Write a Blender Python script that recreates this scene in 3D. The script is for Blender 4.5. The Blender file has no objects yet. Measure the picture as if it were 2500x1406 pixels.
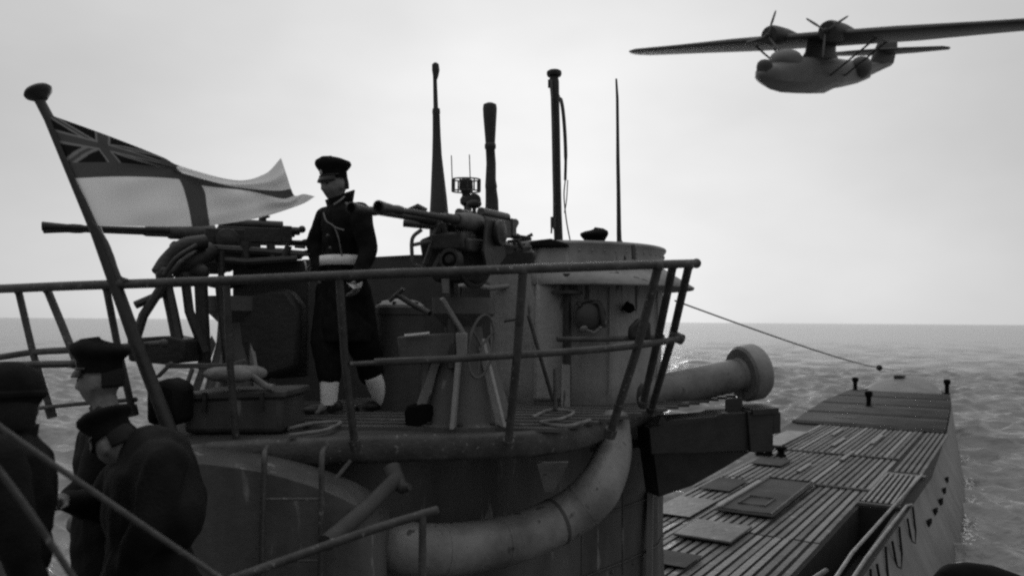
import bpy, bmesh, math, random
import numpy as np
from mathutils import Vector, Matrix, noise as mnoise

S = bpy.context.scene
C = S.collection
random.seed(7)
rng = np.random.default_rng(7)
rad = math.radians

# ------------------------------------------------------------------ camera, world, sun, exposure
F = 2000.0; PX, PY = 1250.0, 784.0; ROLL = 0.0072; CZ = 4.7
cam = bpy.data.cameras.new('camera'); camo = bpy.data.objects.new('camera', cam); C.objects.link(camo)
cam.lens = 36 * F / 2500; cam.sensor_width = 36; cam.shift_y = 81 / 2500
cam.clip_start = 0.05; cam.clip_end = 60000
cr, sr = math.cos(ROLL), math.sin(ROLL)
camo.matrix_world = Matrix(((cr, -sr, 0, 0), (0, 0, -1, 0), (sr, cr, 0, CZ), (0, 0, 0, 1)))
cam.dof.use_dof = True; cam.dof.focus_distance = 7.0; cam.dof.aperture_fstop = 2.0
S.camera = camo
S.cycles.pixel_filter_type = 'GAUSSIAN'; S.cycles.filter_width = 2.6
S.cycles.use_denoising = False; S.cycles.sample_clamp_indirect = 1.5     # the photograph is grainy film
S.view_settings.view_transform = 'Standard'; S.view_settings.look = 'None'
S.view_settings.exposure = 0.0; S.view_settings.gamma = 1.0; S.view_settings.use_curve_mapping = False

SUN_EL, SUN_AZ = rad(12), rad(1)        # low sun ahead of the camera, behind thin overcast
W = bpy.data.worlds.new('World'); S.world = W; W.use_nodes = True
nt = W.node_tree; nt.nodes.clear(); L = nt.links.new
def nd(kind, **k):
    n = nt.nodes.new(kind)
    for a_, v_ in k.items(): setattr(n, a_, v_)
    return n
def math_(op, a, b=None):
    n = nd('ShaderNodeMath', operation=op)
    for i, x in enumerate((a, b)):
        if x is None: continue
        if isinstance(x, (int, float)): n.inputs[i].default_value = x
        else: L(x, n.inputs[i])
    return n.outputs[0]
out = nd('ShaderNodeOutputWorld'); bg = nd('ShaderNodeBackground')
sky = nd('ShaderNodeTexSky', sky_type='NISHITA', sun_disc=False, sun_elevation=SUN_EL, sun_rotation=SUN_AZ, air_density=1.0, dust_density=2.0, ozone_density=1.0)
bw = nd('ShaderNodeRGBToBW'); L(sky.outputs[0], bw.inputs[0])
clear = math_('MULTIPLY', math_('POWER', bw.outputs[0], 0.5), 0.30)
tc = nd('ShaderNodeTexCoord')
dot = nd('ShaderNodeVectorMath', operation='DOT_PRODUCT'); L(tc.outputs['Generated'], dot.inputs[0])
ge = rad(4); dot.inputs[1].default_value = (math.sin(SUN_AZ) * math.cos(ge), math.cos(SUN_AZ) * math.cos(ge), math.sin(ge))
c = dot.outputs['Value']
broad = math_('MULTIPLY', math_('POWER', math_('MULTIPLY', math_('ADD', c, 1.0), 0.5), 3.0), 2.2)
glow = math_('MULTIPLY', math_('POWER', math_('MAXIMUM', c, 0.0), 9.0), 1.5)
sep = nd('ShaderNodeSeparateXYZ'); L(tc.outputs['Generated'], sep.inputs[0])
zen = math_('MULTIPLY', math_('POWER', math_('MAXIMUM', sep.outputs['Z'], 0.0), 3.0), 6.0)      # overcast: brightest overhead
tot = math_('ADD', math_('ADD', math_('ADD', math_('ADD', broad, glow), clear), 2.2), zen)
mpg = nd('ShaderNodeMapping'); mpg.inputs['Scale'].default_value = (1, 1, 2.2); L(tc.outputs['Generated'], mpg.inputs[0])
nz = nd('ShaderNodeTexNoise'); nz.inputs['Scale'].default_value = 2.6; nz.inputs['Detail'].default_value = 4; L(mpg.outputs[0], nz.inputs[0])
mr = nd('ShaderNodeMapRange'); L(nz.outputs[0], mr.inputs[0])
for i, x in enumerate((.3, .7, .9, 1.06)): mr.inputs[i + 1].default_value = x
L(math_('MULTIPLY', tot, mr.outputs[0]), bg.inputs[0]); L(bg.outputs[0], out.inputs[0])
bg.inputs['Strength'].default_value = 0.12
sun = bpy.data.lights.new('sun', 'SUN'); suno = bpy.data.objects.new('sun', sun); C.objects.link(suno)
sun.energy = 0.5; sun.angle = rad(16); sun.color = (1, 1, 1)
sd = Vector((math.sin(SUN_AZ) * math.cos(SUN_EL), math.cos(SUN_AZ) * math.cos(SUN_EL), math.sin(SUN_EL)))
suno.rotation_euler = sd.to_track_quat('Z', 'Y').to_euler()

# ------------------------------------------------------------------ frames
def P(px, py, d):
    """point at depth d (metres ahead) seen at photo position px, py"""
    dx, dy = px - PX, py - PY
    u = dx * cr + dy * sr; v = dy * cr - dx * sr
    return Vector((u / F * d, d, CZ - v / F * d))
TH = math.atan(1250 / 2000); ST, CT = math.sin(TH), math.cos(TH)
def B(t, l, z):
    """boat frame: t metres forward, l metres to port of the camera, z above the sea"""
    return Vector((t * ST - l * CT, t * CT + l * ST, z))
def TL(p): return (p.x * ST + p.y * CT, -p.x * CT + p.y * ST)
PLZ = CZ - 0.67                              # gun platform level
def PF(px, py, z):
    """photo position meeting the horizontal plane z"""
    q = P(px, py, 1.0); k = (z - CZ) / (q.z - CZ)
    return P(px, py, k)
DZ = CZ - 3.2
V = Vector

# ------------------------------------------------------------------ materials
def mat(name, a, b=None, rough=.6, scale=3.0, bump=0.0, spec=.3, streak=0, detail=5, transl=0, scratch=0, bscale=None):
    m = bpy.data.materials.new(name); m.use_nodes = True
    t = m.node_tree; p = t.nodes['Principled BSDF']
    p.inputs['Roughness'].default_value = rough
    p.inputs['Specular IOR Level'].default_value = spec
    tc = t.nodes.new('ShaderNodeTexCoord'); mg = t.nodes.new('ShaderNodeMapping')
    t.links.new(tc.outputs['Object'], mg.inputs[0])
    if streak: mg.inputs['Scale'].default_value = (1, 1, 1.0 / streak)
    n = t.nodes.new('ShaderNodeTexNoise'); n.inputs['Scale'].default_value = scale; n.inputs['Detail'].default_value = detail
    n.inputs['Roughness'].default_value = .6
    t.links.new(mg.outputs[0], n.inputs[0])
    r = t.nodes.new('ShaderNodeValToRGB')
    b = a if b is None else b
    r.color_ramp.elements[0].position = .34; r.color_ramp.elements[0].color = (a, a, a, 1)
    r.color_ramp.elements[1].position = .68; r.color_ramp.elements[1].color = (b, b, b, 1)
    t.links.new(n.outputs[0], r.inputs[0])
    col = r.outputs[0]
    if scratch:      # worn bright chips
        n2 = t.nodes.new('ShaderNodeTexNoise'); n2.inputs['Scale'].default_value = scale * 4; n2.inputs['Detail'].default_value = 6
        t.links.new(mg.outputs[0], n2.inputs[0])
        r2 = t.nodes.new('ShaderNodeValToRGB'); r2.color_ramp.elements[0].position = .64; r2.color_ramp.elements[1].position = .7
        t.links.new(n2.outputs[0], r2.inputs[0])
        mx = t.nodes.new('ShaderNodeMix'); mx.data_type = 'RGBA'
        mx.inputs[7].default_value = (scratch,) * 3 + (1,)
        t.links.new(r2.outputs[0], mx.inputs[0]); t.links.new(col, mx.inputs[6]); col = mx.outputs[2]
    t.links.new(col, p.inputs['Base Color'])
    if bump:
        nb = t.nodes.new('ShaderNodeTexNoise'); nb.inputs['Scale'].default_value = bscale or scale * 6; nb.inputs['Detail'].default_value = 4
        t.links.new(tc.outputs['Object'], nb.inputs[0])
        bp = t.nodes.new('ShaderNodeBump'); bp.inputs['Strength'].default_value = bump; bp.inputs['Distance'].default_value = .02
        t.links.new(nb.outputs[0], bp.inputs['Height']); t.links.new(bp.outputs[0], p.inputs['Normal'])
    if transl:
        o = t.nodes['Material Output']; tr = t.nodes.new('ShaderNodeBsdfTranslucent'); ms = t.nodes.new('ShaderNodeMixShader')
        ms.inputs[0].default_value = transl
        t.links.new(col, tr.inputs[0]); t.links.new(p.outputs[0], ms.inputs[1]); t.links.new(tr.outputs[0], ms.inputs[2]); t.links.new(ms.outputs[0], o.inputs[0])
    return m
M = {}
M['gun'] = mat('gun_metal', .015, .03, .5, 6, .25, .35)
M['gunlight'] = mat('gun_grey_paint', .055, .1, .55, 8, .2, .35)
M['rail'] = mat('rail_paint', .03, .065, .5, 9, .25, .4, scratch=.16)
M['mast'] = mat('mast_paint', .018, .034, .5, 4, .2, .35, streak=6)
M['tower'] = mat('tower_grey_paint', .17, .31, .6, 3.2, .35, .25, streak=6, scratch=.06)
M['towerdark'] = mat('tower_dark_and_shade_paint', .035, .065, .6, 2.5, .25, .25, streak=4)  # darker tower grey: stands for its shaded rear, also colours dark fittings
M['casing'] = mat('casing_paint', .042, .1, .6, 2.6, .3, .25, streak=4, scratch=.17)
M['deckplate'] = mat('deck_plate', .045, .075, .85, 1.1, .4, .08, scratch=.09)
M['deckdark'] = mat('deck_void', .012, .02, .8, 3)
M['slat'] = mat('deck_timber', .045, .11, .55, 1.3, .5, .3, scratch=.2)
M['hull'] = mat('hull_paint', .1, .17, .5, 1.5, .3, .35, streak=3, scratch=.06)
M['pale'] = mat('pale_worn_plate', .1, .22, .5, 4, .3, .4)
M['tube'] = mat('trunk_paint', .09, .22, .42, 3, .35, .4, streak=1.5, scratch=.04)
M['black'] = mat('black_rubber', .004, .008, .9, 5, .2, .05)
M['coat'] = mat('navy_cloth', .006, .012, .9, 14, .35, .1, bscale=120)
M['coat2'] = mat('dark_oilskin', .005, .009, .75, 10, .3, .15, bscale=80)
M['skin'] = mat('skin', .11, .19, .6, 20, .1, .3)
M['hair'] = mat('hair', .01, .015, .7, 60, .3, .2)
M['white'] = mat('white_webbing', .68, .82, .8, 10, .3, .2)
M['leather'] = mat('black_leather', .008, .014, .35, 10, .2, .4)
M['brass'] = mat('cap_badge', .2, .35, .4, 30, .2, .5)
M['canvas'] = mat('canvas_bag', .12, .24, .9, 6, .4, .1)
M['flyhull'] = mat('aircraft_hull_paint', .09, .15, .5, .5, 0, .3)
M['slat2'] = mat('deck_timber_dark', .035, .09, .6, 1.6, .6, .3, scratch=.15)
M['slat3'] = mat('deck_timber_wet', .04, .085, .35, 1.8, .5, .45)
M['plane'] = mat('aircraft_paint', .03, .05, .55, .4, 0, .3)
M['planelight'] = mat('aircraft_pale_paint', .12, .2, .5, .5, 0, .3)
M['wire'] = mat('wire_rope', .05, .08, .5, 10, 0, .3)
M['foam'] = mat('sea_foam', .6, .8, .9, 5, .3, .1)

# ------------------------------------------------------------------ mesh builder
def perp(d):
    d = d.normalized(); u = V((0, 0, 1)) if abs(d.z) < .95 else V((1, 0, 0))
    a = d.cross(u).normalized(); return a, a.cross(d).normalized()
class MB:
    def __init__(s): s.v = []; s.f = []
    def add(s, vs, fs):
        o = len(s.v); s.v += [tuple(x) for x in vs]; s.f += [tuple(i + o for i in q) for q in fs]; return s
    def tube(s, pts, r, n=10, closed=False, caps=True, sq=1.0):
        pts = [V(p) for p in pts]; m = len(pts); rs = list(r) if hasattr(r, '__len__') else [r] * m
        a = None; vs = []
        for i, p in enumerate(pts):
            if closed: d = pts[(i + 1) % m] - pts[i - 1]
            else: d = pts[min(i + 1, m - 1)] - pts[max(i - 1, 0)]
            d = d.normalized() if d.length > 1e-9 else V((0, 0, 1))
            if a is None: a, b = perp(d)
            else:
                a = (a - d * a.dot(d))
                if a.length < 1e-6: a, b = perp(d)
                a.normalize()
            b = d.cross(a)
            for k in range(n):
                w = 2 * math.pi * k / n
                vs.append(p + (a * math.cos(w) + b * math.sin(w) * sq) * rs[i])
        fs = []
        for i in range(m if closed else m - 1):
            j = (i + 1) % m
            for k in range(n):
                q = (k + 1) % n; fs.append((i * n + k, i * n + q, j * n + q, j * n + k))
        if caps and not closed:
            fs.append(tuple(range(n - 1, -1, -1))); fs.append(tuple((m - 1) * n + k for k in range(n)))
        return s.add(vs, fs)
    def box(s, c, x, y, z):
        c, x, y, z = V(c), V(x), V(y), V(z)
        vs = [c + x * i + y * j + z * k for i in (-1, 1) for j in (-1, 1) for k in (-1, 1)]
        return s.add(vs, [(0, 1, 3, 2), (4, 6, 7, 5), (0, 4, 5, 1), (2, 3, 7, 6), (0, 2, 6, 4), (1, 5, 7, 3)])
    def bar(s, a, b, w, h, up=(0, 0, 1)):
        a, b = V(a), V(b); d = b - a; dn = d.normalized(); up = V(up)
        side = dn.cross(up); side = side.normalized() if side.length > 1e-4 else perp(dn)[0]
        u = side.cross(dn).normalized()
        return s.box((a + b) / 2, d / 2, side * w / 2, u * h / 2)
    def prism(s, poly, ext):
        poly = [V(p) for p in poly]; e = V(ext); n = len(poly)
        return s.add(poly + [p + e for p in poly], [tuple(range(n - 1, -1, -1)), tuple(range(n, 2 * n))] + [(i, (i + 1) % n, n + (i + 1) % n, n + i) for i in range(n)])
    def lathe(s, o, ax, prof, n=20, sx=1, sy=1, a=None):
        o, ax = V(o), V(ax).normalized()
        if a is None: a, b = perp(ax)
        else: a = V(a); a = (a - ax * a.dot(ax)).normalized(); b = ax.cross(a)
        vs = []
        for r, h in prof:
            for k in range(n):
                w = 2 * math.pi * k / n; vs.append(o + ax * h + (a * math.cos(w) * sx + b * math.sin(w) * sy) * r)
        fs = [(i * n + k, i * n + (k + 1) % n, (i + 1) * n + (k + 1) % n, (i + 1) * n + k) for i in range(len(prof) - 1) for k in range(n)]
        fs += [tuple(range(n - 1, -1, -1)), tuple((len(prof) - 1) * n + k for k in range(n))]
        return s.add(vs, fs)
    def ell(s, c, x, y, z, nu=16, nv=10):
        c, x, y, z = V(c), V(x), V(y), V(z); vs = [c - z]
        for j in range(1, nv):
            f = -math.pi / 2 + math.pi * j / nv
            for i in range(nu):
                w = 2 * math.pi * i / nu; vs.append(c + (x * math.cos(w) + y * math.sin(w)) * math.cos(f) + z * math.sin(f))
        vs.append(c + z); fs = []
        for i in range(nu): fs.append((0, 1 + (i + 1) % nu, 1 + i))
        for j in range(nv - 2):
            for i in range(nu):
                a = 1 + j * nu; k = (i + 1) % nu; fs.append((a + i, a + k, a + nu + k, a + nu + i))
        a = 1 + (nv - 2) * nu; t = len(vs) - 1
        for i in range(nu): fs.append((a + i, a + (i + 1) % nu, t))
        return s.add(vs, fs)
    def cap(s, p, r, q, r2, n=14):
        """tapered capsule"""
        p, q = V(p), V(q); d = q - p; L_ = d.length
        if L_ < 1e-6: return s.ell(p, (r, 0, 0), (0, r, 0), (0, 0, r))
        dn = d / L_; pr = []
        for k in range(5): w = -math.pi / 2 + k * math.pi / 10; pr.append((max(r * math.cos(w), 1e-4), r * math.sin(w)))
        for k in range(5): w = (k + 1) * math.pi / 10; pr.append((max(r2 * math.cos(w), 1e-4), L_ + r2 * math.sin(w)))
        pr.insert(5, (r, 0)); pr.insert(6, (r2, L_))
        return s.lathe(p, dn, pr, n)
    def grid(s, rows, closed=False):
        nr, ncol = len(rows), len(rows[0]); vs = [p for r in rows for p in r]
        fs = [(i * ncol + j, i * ncol + (j + 1) % ncol, (i + 1) * ncol + (j + 1) % ncol, (i + 1) * ncol + j) for i in range(nr - 1) for j in range(ncol if closed else ncol - 1)]
        return s.add(vs, fs)
    def build(s, name, m, parent=None, smooth=True, bevel=0, solid=0, angle=40):
        me = bpy.data.meshes.new(name)
        o0 = V((0, 0, 0)); q = parent
        while q is not None: o0 = o0 + q.location; q = q.parent
        me.from_pydata([tuple(V(v) - o0) for v in s.v], [], s.f)
        bm = bmesh.new(); bm.from_mesh(me); bmesh.ops.recalc_face_normals(bm, faces=bm.faces); bm.to_mesh(me); bm.free()
        me.materials.append(M[m] if isinstance(m, str) else m)
        o = bpy.data.objects.new(name, me); C.objects.link(o)
        if parent is not None: o.parent = parent
        if smooth:
            me.polygons.foreach_set('use_smooth', [True] * len(me.polygons)); me.set_sharp_from_angle(angle=rad(angle))
        if solid:
            md = o.modifiers.new('thick', 'SOLIDIFY'); md.thickness = solid; md.offset = 0
        if bevel:
            md = o.modifiers.new('edge', 'BEVEL'); md.width = bevel; md.segments = 2; md.limit_method = 'ANGLE'; md.angle_limit = rad(40)
        return o
def tag(o, label=None, cat=None, group=None, kind=None):
    if label: o['label'] = label
    if cat: o['category'] = cat
    if group: o['group'] = group
    if kind: o['kind'] = kind
    return o
def thing(name, label, cat, loc, group=None):
    o = bpy.data.objects.new(name, None); C.objects.link(o); o.location = V(loc); o.empty_display_size = .2
    return tag(o, label, cat, group)
def solo(mb, name, m, label, cat, group=None, **k):
    """a thing that is a single mesh, its origin at its own base"""
    c = np.array([tuple(v) for v in mb.v]); base = V((c[:, 0].mean(), c[:, 1].mean(), c[:, 2].min()))
    mb.v = [tuple(V(v) - base) for v in mb.v]
    o = mb.build(name, m, None, **k); o.location = base
    return tag(o, label, cat, group)
def bez(ps, n=24):
    """smooth curve through points (Catmull-Rom)"""
    ps = [V(p) for p in ps]; q = [ps[0] * 2 - ps[1]] + ps + [ps[-1] * 2 - ps[-2]]; r = []
    m = len(ps) - 1
    for k in range(n + 1):
        u = k / n * m; i = min(int(u), m - 1); t = u - i
        a, b, c, d = q[i], q[i + 1], q[i + 2], q[i + 3]
        r.append(.5 * ((2 * b) + (c - a) * t + (2 * a - 5 * b + 4 * c - d) * t * t + (3 * b - a - 3 * c + d) * t ** 3))
    return r

# ------------------------------------------------------------------ sea
def build_sea():
    rings = np.concatenate([np.geomspace(3.0, 14, 40), np.geomspace(14.06, 90, 500), np.geomspace(90.4, 700, 260), np.geomspace(704, 30000, 60)])
    ang = np.concatenate([np.linspace(-180, -48, 40)[:-1], np.linspace(-48, 48, 560), np.linspace(48, 180, 40)[1:-1]]) * math.pi / 180
    R, A = np.meshgrid(rings, ang, indexing='ij')
    X, Y = R * np.sin(A), R * np.cos(A); Z = np.zeros_like(X); DX = np.zeros_like(X); DY = np.zeros_like(X)
    dr = np.gradient(rings)[:, None] * np.ones_like(X)
    cell = np.maximum(dr, R * np.gradient(ang)[None, :])
    for i in range(150):
        lam = 0.26 * (6 / 0.26) ** rng.random(); k = 2 * math.pi / lam
        th = rng.normal(rad(80), rad(36)); amp = .0125 * lam * (.5 + rng.random()) * (0.3 if lam > 4 else .5 if lam > 2 else 1.0)
        w = np.clip((lam / cell - 2.2) / 2.0, 0, 1)
        ph = k * (X * math.cos(th) + Y * math.sin(th)) + rng.random() * 6.283
        Z += amp * w * np.cos(ph); DX -= .5 * amp * w * np.sin(ph) * math.cos(th); DY -= .5 * amp * w * np.sin(ph) * math.sin(th)
    Z -= np.where(R > 2000, 0, 0)
    X = X + DX; Y = Y + DY
    nr, na = X.shape
    vs = np.stack([X, Y, Z], -1).reshape(-1, 3)
    vs = np.vstack([vs, [[0, 0, 0]]])
    i, j = np.meshgrid(np.arange(nr - 1), np.arange(na), indexing='ij'); j2 = (j + 1) % na
    q = np.stack([i * na + j, i * na + j2, (i + 1) * na + j2, (i + 1) * na + j], -1).reshape(-1, 4)
    fs = [tuple(x) for x in q.tolist()] + [(nr * na, (k + 1) % na, k)[::-1] for k in range(na)]
    me = bpy.data.meshes.new('sea'); me.from_pydata(vs.tolist(), [], fs)
    me.polygons.foreach_set('use_smooth', [True] * len(me.polygons))
    m = bpy.data.materials.new('sea_water'); m.use_nodes = True; t = m.node_tree; p = t.nodes['Principled BSDF']
    p.inputs['Base Color'].default_value = (.2, .2, .2, 1); p.inputs['Roughness'].default_value = .18; p.inputs['IOR'].default_value = 1.33
    tc = t.nodes.new('ShaderNodeTexCoord'); prev = None
    for sc, st, stretch in ((.9, .8, 2.0), (3.0, .7, 1.8), (9, .5, 1.4)):
        mg = t.nodes.new('ShaderNodeMapping'); mg.inputs['Scale'].default_value = (1 / stretch, 1, 1); mg.inputs['Rotation'].default_value = (0, 0, rad(-8))
        n = t.nodes.new('ShaderNodeTexNoise'); n.inputs['Scale'].default_value = sc; n.inputs['Detail'].default_value = 5
        bp = t.nodes.new('ShaderNodeBump'); bp.inputs['Strength'].default_value = st; bp.inputs['Distance'].default_value = .35 / sc
        t.links.new(tc.outputs['Object'], mg.inputs[0]); t.links.new(mg.outputs[0], n.inputs[0]); t.links.new(n.outputs[0], bp.inputs['Height'])
        if prev: t.links.new(prev.outputs[0], bp.inputs['Normal'])
        prev = bp
    t.links.new(prev.outputs[0], p.inputs['Normal'])
    me.materials.append(m)
    o = bpy.data.objects.new('sea', me); C.objects.link(o); tag(o, 'choppy grey open sea reaching to the horizon', kind='structure')
build_sea()

# ------------------------------------------------------------------ submarine: hull, deck, tower, platform
sub = thing('submarine', 'surfaced grey submarine with slatted foredeck, round conning tower and railed gun platform', 'submarine', B(8, 3.6, 0))
def lerp_tab(tab, t):
    ts = [a for a, _ in tab]; return float(np.interp(t, ts, [b for _, b in tab]))
STB = [(-12, 2.4), (-4, 2.0), (4, 1.8), (12, 1.73), (19.4, 1.64), (27, 1.9), (34, 2.25), (39, 2.6), (41, 3.1)]
PRT = [(-12, 4.8), (-4, 5.2), (4, 5.4), (13.5, 5.46), (19.5, 5.6), (26, 6.3), (34, 6.75), (39, 6.6), (41, 5.9)]
def dz(t): return DZ + (0 if t < 20 else .3 * ((t - 20) / 21) ** 2)
# hull: deck edge, bulging saddle tanks, below the waterline
rows = []
for t in list(np.linspace(-12, 34, 47)) + [35.5, 37, 38.2, 39.2, 40, 40.6, 41]:
    s, p = lerp_tab(STB, t), lerp_tab(PRT, t); z = dz(t); k = 1 if t < 25 else max(.25, 1 - (t - 25) / 18)
    bul = .5 * k
    rows.append([B(t, s, z - .05), B(t, s - .05, z - .25), B(t, s - .22 * k - .03, z - .7), B(t, s - bul, .25), B(t, s - bul - .05, -.3), B(t, s - bul + .1, -1.5),
                 B(t, p + bul - .1, -1.5), B(t, p + bul + .05, -.3), B(t, p + bul, .25), B(t, p + .25 * k, z - .7), B(t, p + .05, z - .25), B(t, p, z - .05)])
mb = MB(); mb.grid(rows); hull = mb.build('hull', 'hull', sub, angle=60)
# deck base sheet (dark) and forward plating, with a real opening in the starboard side
OP = (9.9, 15.6, 1.86, 2.46)                # t0,t1,l0,l1 of the open deck well
mb = MB()
def deckstrip(t0, t1, l0, l1, z0, n=10):
    mb.grid([[B(t, (lerp_tab(STB, t) if l0 is None else l0), dz(t) + z0), B(t, (lerp_tab(PRT, t) if l1 is None else l1), dz(t) + z0)] for t in np.linspace(t0, t1, n)])
deckstrip(-12, OP[0], None, None, -.05, 20); deckstrip(OP[0], OP[1], OP[3], None, -.05); deckstrip(OP[0], OP[1], None, OP[2], -.05); deckstrip(OP[1], 27.2, None, None, -.05)
mb.build('deck_base', 'deckdark', sub, solid=.02)
mb = MB()
z0, z1 = DZ - .06, DZ - .9
for a, b in (((OP[0], OP[2]), (OP[1], OP[2])), ((OP[1], OP[2]), (OP[1], OP[3])), ((OP[1], OP[3]), (OP[0], OP[3])), ((OP[0], OP[3]), (OP[0], OP[2]))):
    mb.add([B(*a, z0), B(*b, z0), B(*b, z1), B(*a, z1)], [(0, 1, 2, 3)])
mb.add([B(OP[0], OP[2], z1), B(OP[1], OP[2], z1), B(OP[1], OP[3], z1), B(OP[0], OP[3], z1)], [(0, 1, 2, 3)])
mb.build('deck_well', 'deckdark', sub, smooth=False)
# smooth dark plating forward, in plates with seams
ts = [27.22, 30.2, 33.4, 36.4, 39.0]
for i in range(4):
    for j in range(1):
        a, b = ts[i] + .008, ts[i + 1] - .008
        def ll(t, f): return lerp_tab(STB, t) + .03 + (lerp_tab(PRT, t) - lerp_tab(STB, t) - .06) * f
        f0, f1 = 0, 1
        m_ = MB(); g = np.linspace(a, b, 5); zo = .002 * ((i + j) % 2)
        top = [[B(t, ll(t, f0), dz(t) + zo), B(t, ll(t, f1), dz(t) + zo)] for t in g]; m_.grid(top)
        m_.build('deck_plate', 'deckplate', sub, solid=.03)
# rounded bow nose, rising past the deck step
mb = MB(); rows = []
for t in np.linspace(38.8, 46.5, 14):
    f = (t - 38.8) / 7.7; w = 1.75 * math.sqrt(max(1 - f ** 2.2, .0005)); c = 4.75 + .15 * f; h = dz(39) - .12 + .62 * math.sin(min(f * 1.25, 1) * math.pi / 2) * (1 - .3 * f ** 3)
    rows.append([B(t, c - w * math.cos(a), h - .55 * (1 - math.sin(a)) - (1.9 if k in (0, 12) else 0)) for k, a in enumerate(np.linspace(0, math.pi, 13))])
mb.grid(rows); mb.build('bow_nose', 'hull', sub)
b = MB(); b.prism([B(42.6, 4.8, dz(39) + .35), B(43.4, 4.8, dz(39) + .35), B(43.4, 5.1, dz(39) + .35), B(42.6, 5.25, dz(39) + .35)], (0, 0, .18)); b.build('bow_fairlead', 'gun', sub, bevel=.05)
# timber slats, each its own piece, sharing no faces with neighbours
def slat(t0, t1, l, w, jig, m='slat', h=.035, zoff=0.0):
    b = MB(); a = B(t0, l, dz(t0) - .03 + jig + zoff); c = B(t1, l, dz(t1) - .03 + jig + zoff)
    b.bar(a, c, w, h); o = b.build('deck_slat', m, sub, smooth=False); return o
ns = 0
for r in range(22):
    l = 2.56 + r * .134
    segs = [-3, 2.2, 7.4, 12.55, 17.0, 21.3, 27.1]
    for k in range(6):
        a, b = segs[k] + (.02), segs[k + 1] - .02
        if k >= 1 and r > 0 and random.random() < .3:
            pass
        slat(a, b, l + random.uniform(-.005, .005), random.uniform(.074, .096), random.uniform(-.006, .011), random.choice(['slat', 'slat', 'slat2', 'slat3'])); ns += 1
for r in range(5):                              # slats forward of the grating, starboard strip
    slat(19.6, 26.9, 1.86 + r * .125, .07, random.uniform(0, .01)); ns += 1
for r in range(7):                              # bright grating bars just ahead of the open well
    b = MB(); l = 1.86 + r * .095; b.bar(B(15.75, l, DZ + .02), B(18.9, l - .0 * r, DZ + .03), .045, .05); b.build('grating_bar', 'pale', sub, smooth=False)
b = MB(); b.bar(B(15.68, 1.8, DZ), B(15.68, 2.5, DZ), .09, .06); b.build('grating_frame', 'casing', sub, bevel=.01)
b = MB(); b.bar(B(19.1, 1.72, DZ + .015), B(19.1, 2.5, DZ + .015), .26, .03); b.build('grating_frame', 'casing', sub, bevel=.01)
# cross straps (worn pale cross pieces on the slats)
for t, l0, l1 in ((17.0, 2.5, 3.5), (21.3, 2.5, 5.3), (27.1, 2.0, 6.2)):
    b = MB(); b.bar(B(t, l0, DZ + .006 + (dz(t) - DZ)), B(t, l1, DZ + .006 + (dz(t) - DZ)), .14, .02); b.build('deck_strap', 'deckplate', sub, smooth=False)
# raised deck plates and hatch
def plate(t0, t1, l0, l1, h, m, z=.02, sk=0, name='deck_cover'):
    b = MB(); b.prism([B(t0, l0, DZ + z), B(t1, l0 + sk, DZ + z), B(t1, l1 + sk, DZ + z), B(t0, l1, DZ + z)], (0, 0, h)); return b.build(name, m, sub, bevel=.015)
plate(11.65, 12.75, 3.55, 4.42, .04, 'slat')
plate(10.2, 10.85, 3.7, 4.45, .012, 'deckplate')
plate(18.6, 19.6, 4.55, 5.25, .02, 'deckplate'); plate(15.3, 16.6, 4.7, 5.3, .008, 'deckplate'); plate(12.9, 14.4, 4.62, 5.3, .008, 'slat'); plate(21.6, 24.8, 5.3, 5.9, .03, 'pale')
h = MB(); h.prism([B(13.6, 3.45, DZ + .02), B(17.0, 3.5, DZ + .02), B(17.0, 4.42, DZ + .02), B(13.6, 4.42, DZ + .02)], (0, 0, .035)); hatch = h.build('deck_hatch', 'deckplate', sub, bevel=.02)
fr = MB(); q = [B(13.65, 3.5, DZ + .066), B(16.9, 3.55, DZ + .066), B(16.9, 4.37, DZ + .066), B(13.65, 4.37, DZ + .066)]; fr.tube(q, .022, 6, closed=True)
fr.tube([B(14.2, 3.75, DZ + .07), B(14.9, 3.75, DZ + .07), B(14.9, 4.2, DZ + .07), B(14.2, 4.2, DZ + .07)], .016, 6, closed=True); fr.build('hatch_rim', 'casing', hatch)
for t, l, n in ((22.5, 4.2, 1.6), (20.3, 3.6, 1.5), (23.5, 3.4, 1.8), (29, 5.4, .5), (32, 5.6, .5), (18.2, 4.1, 1.1), (24.6, 4.6, 1.4)):
    b = MB(); dl = .0 if n > .6 else .75
    b.bar(B(t, l, dz(t) + .02), B(t + (n if n > .6 else 0), l - .01 - dl, dz(t + n) + .02), .09, .03); b.build('deck_strip', 'pale', sub, smooth=False)
# bollards
for (t, l, hh) in ((39.0, 6.35, .6), (39.2, 2.75, .65), (33.0, 4.9, .6), (20.2, 5.45, .28), (20.2, 5.25, .22), (20.2, 4.95, .26)):
    b = MB(); r = .105 if hh > .5 else .1
    b.lathe(B(t, l, dz(t) - .02), (0, 0, 1), [(r * 1.25, 0), (r * 1.2, .05), (r * .8, .08), (r * .85, hh * .6), (r * 1.35, hh * .75), (r * 1.3, hh * .95), (r * .6, hh)], 14); b.build('bollard', 'black', sub)
# coaming rails of the open well
b = MB(); b.tube([B(9.6, 1.95, DZ + .03), B(12.0, 1.98, DZ + .06), B(19, 1.78, DZ + .08)], .025, 8); b.build('well_rail', 'pale', sub)
b = MB(); b.tube([B(9.2, 1.80, DZ + .0), B(12.0, 1.80, DZ + .02), B(15.8, 1.72, DZ + .03), B(16.4, 1.7, DZ - .06)], .025, 8); b.build('well_rail', 'pale', sub)
b = MB(); b.tube([B(9.0, 2.12, DZ + .03), B(10.0, 2.2, DZ + .1), B(11.0, 2.12, DZ + .05)], .035, 8); b.build('well_rail', 'rail', sub)
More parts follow.
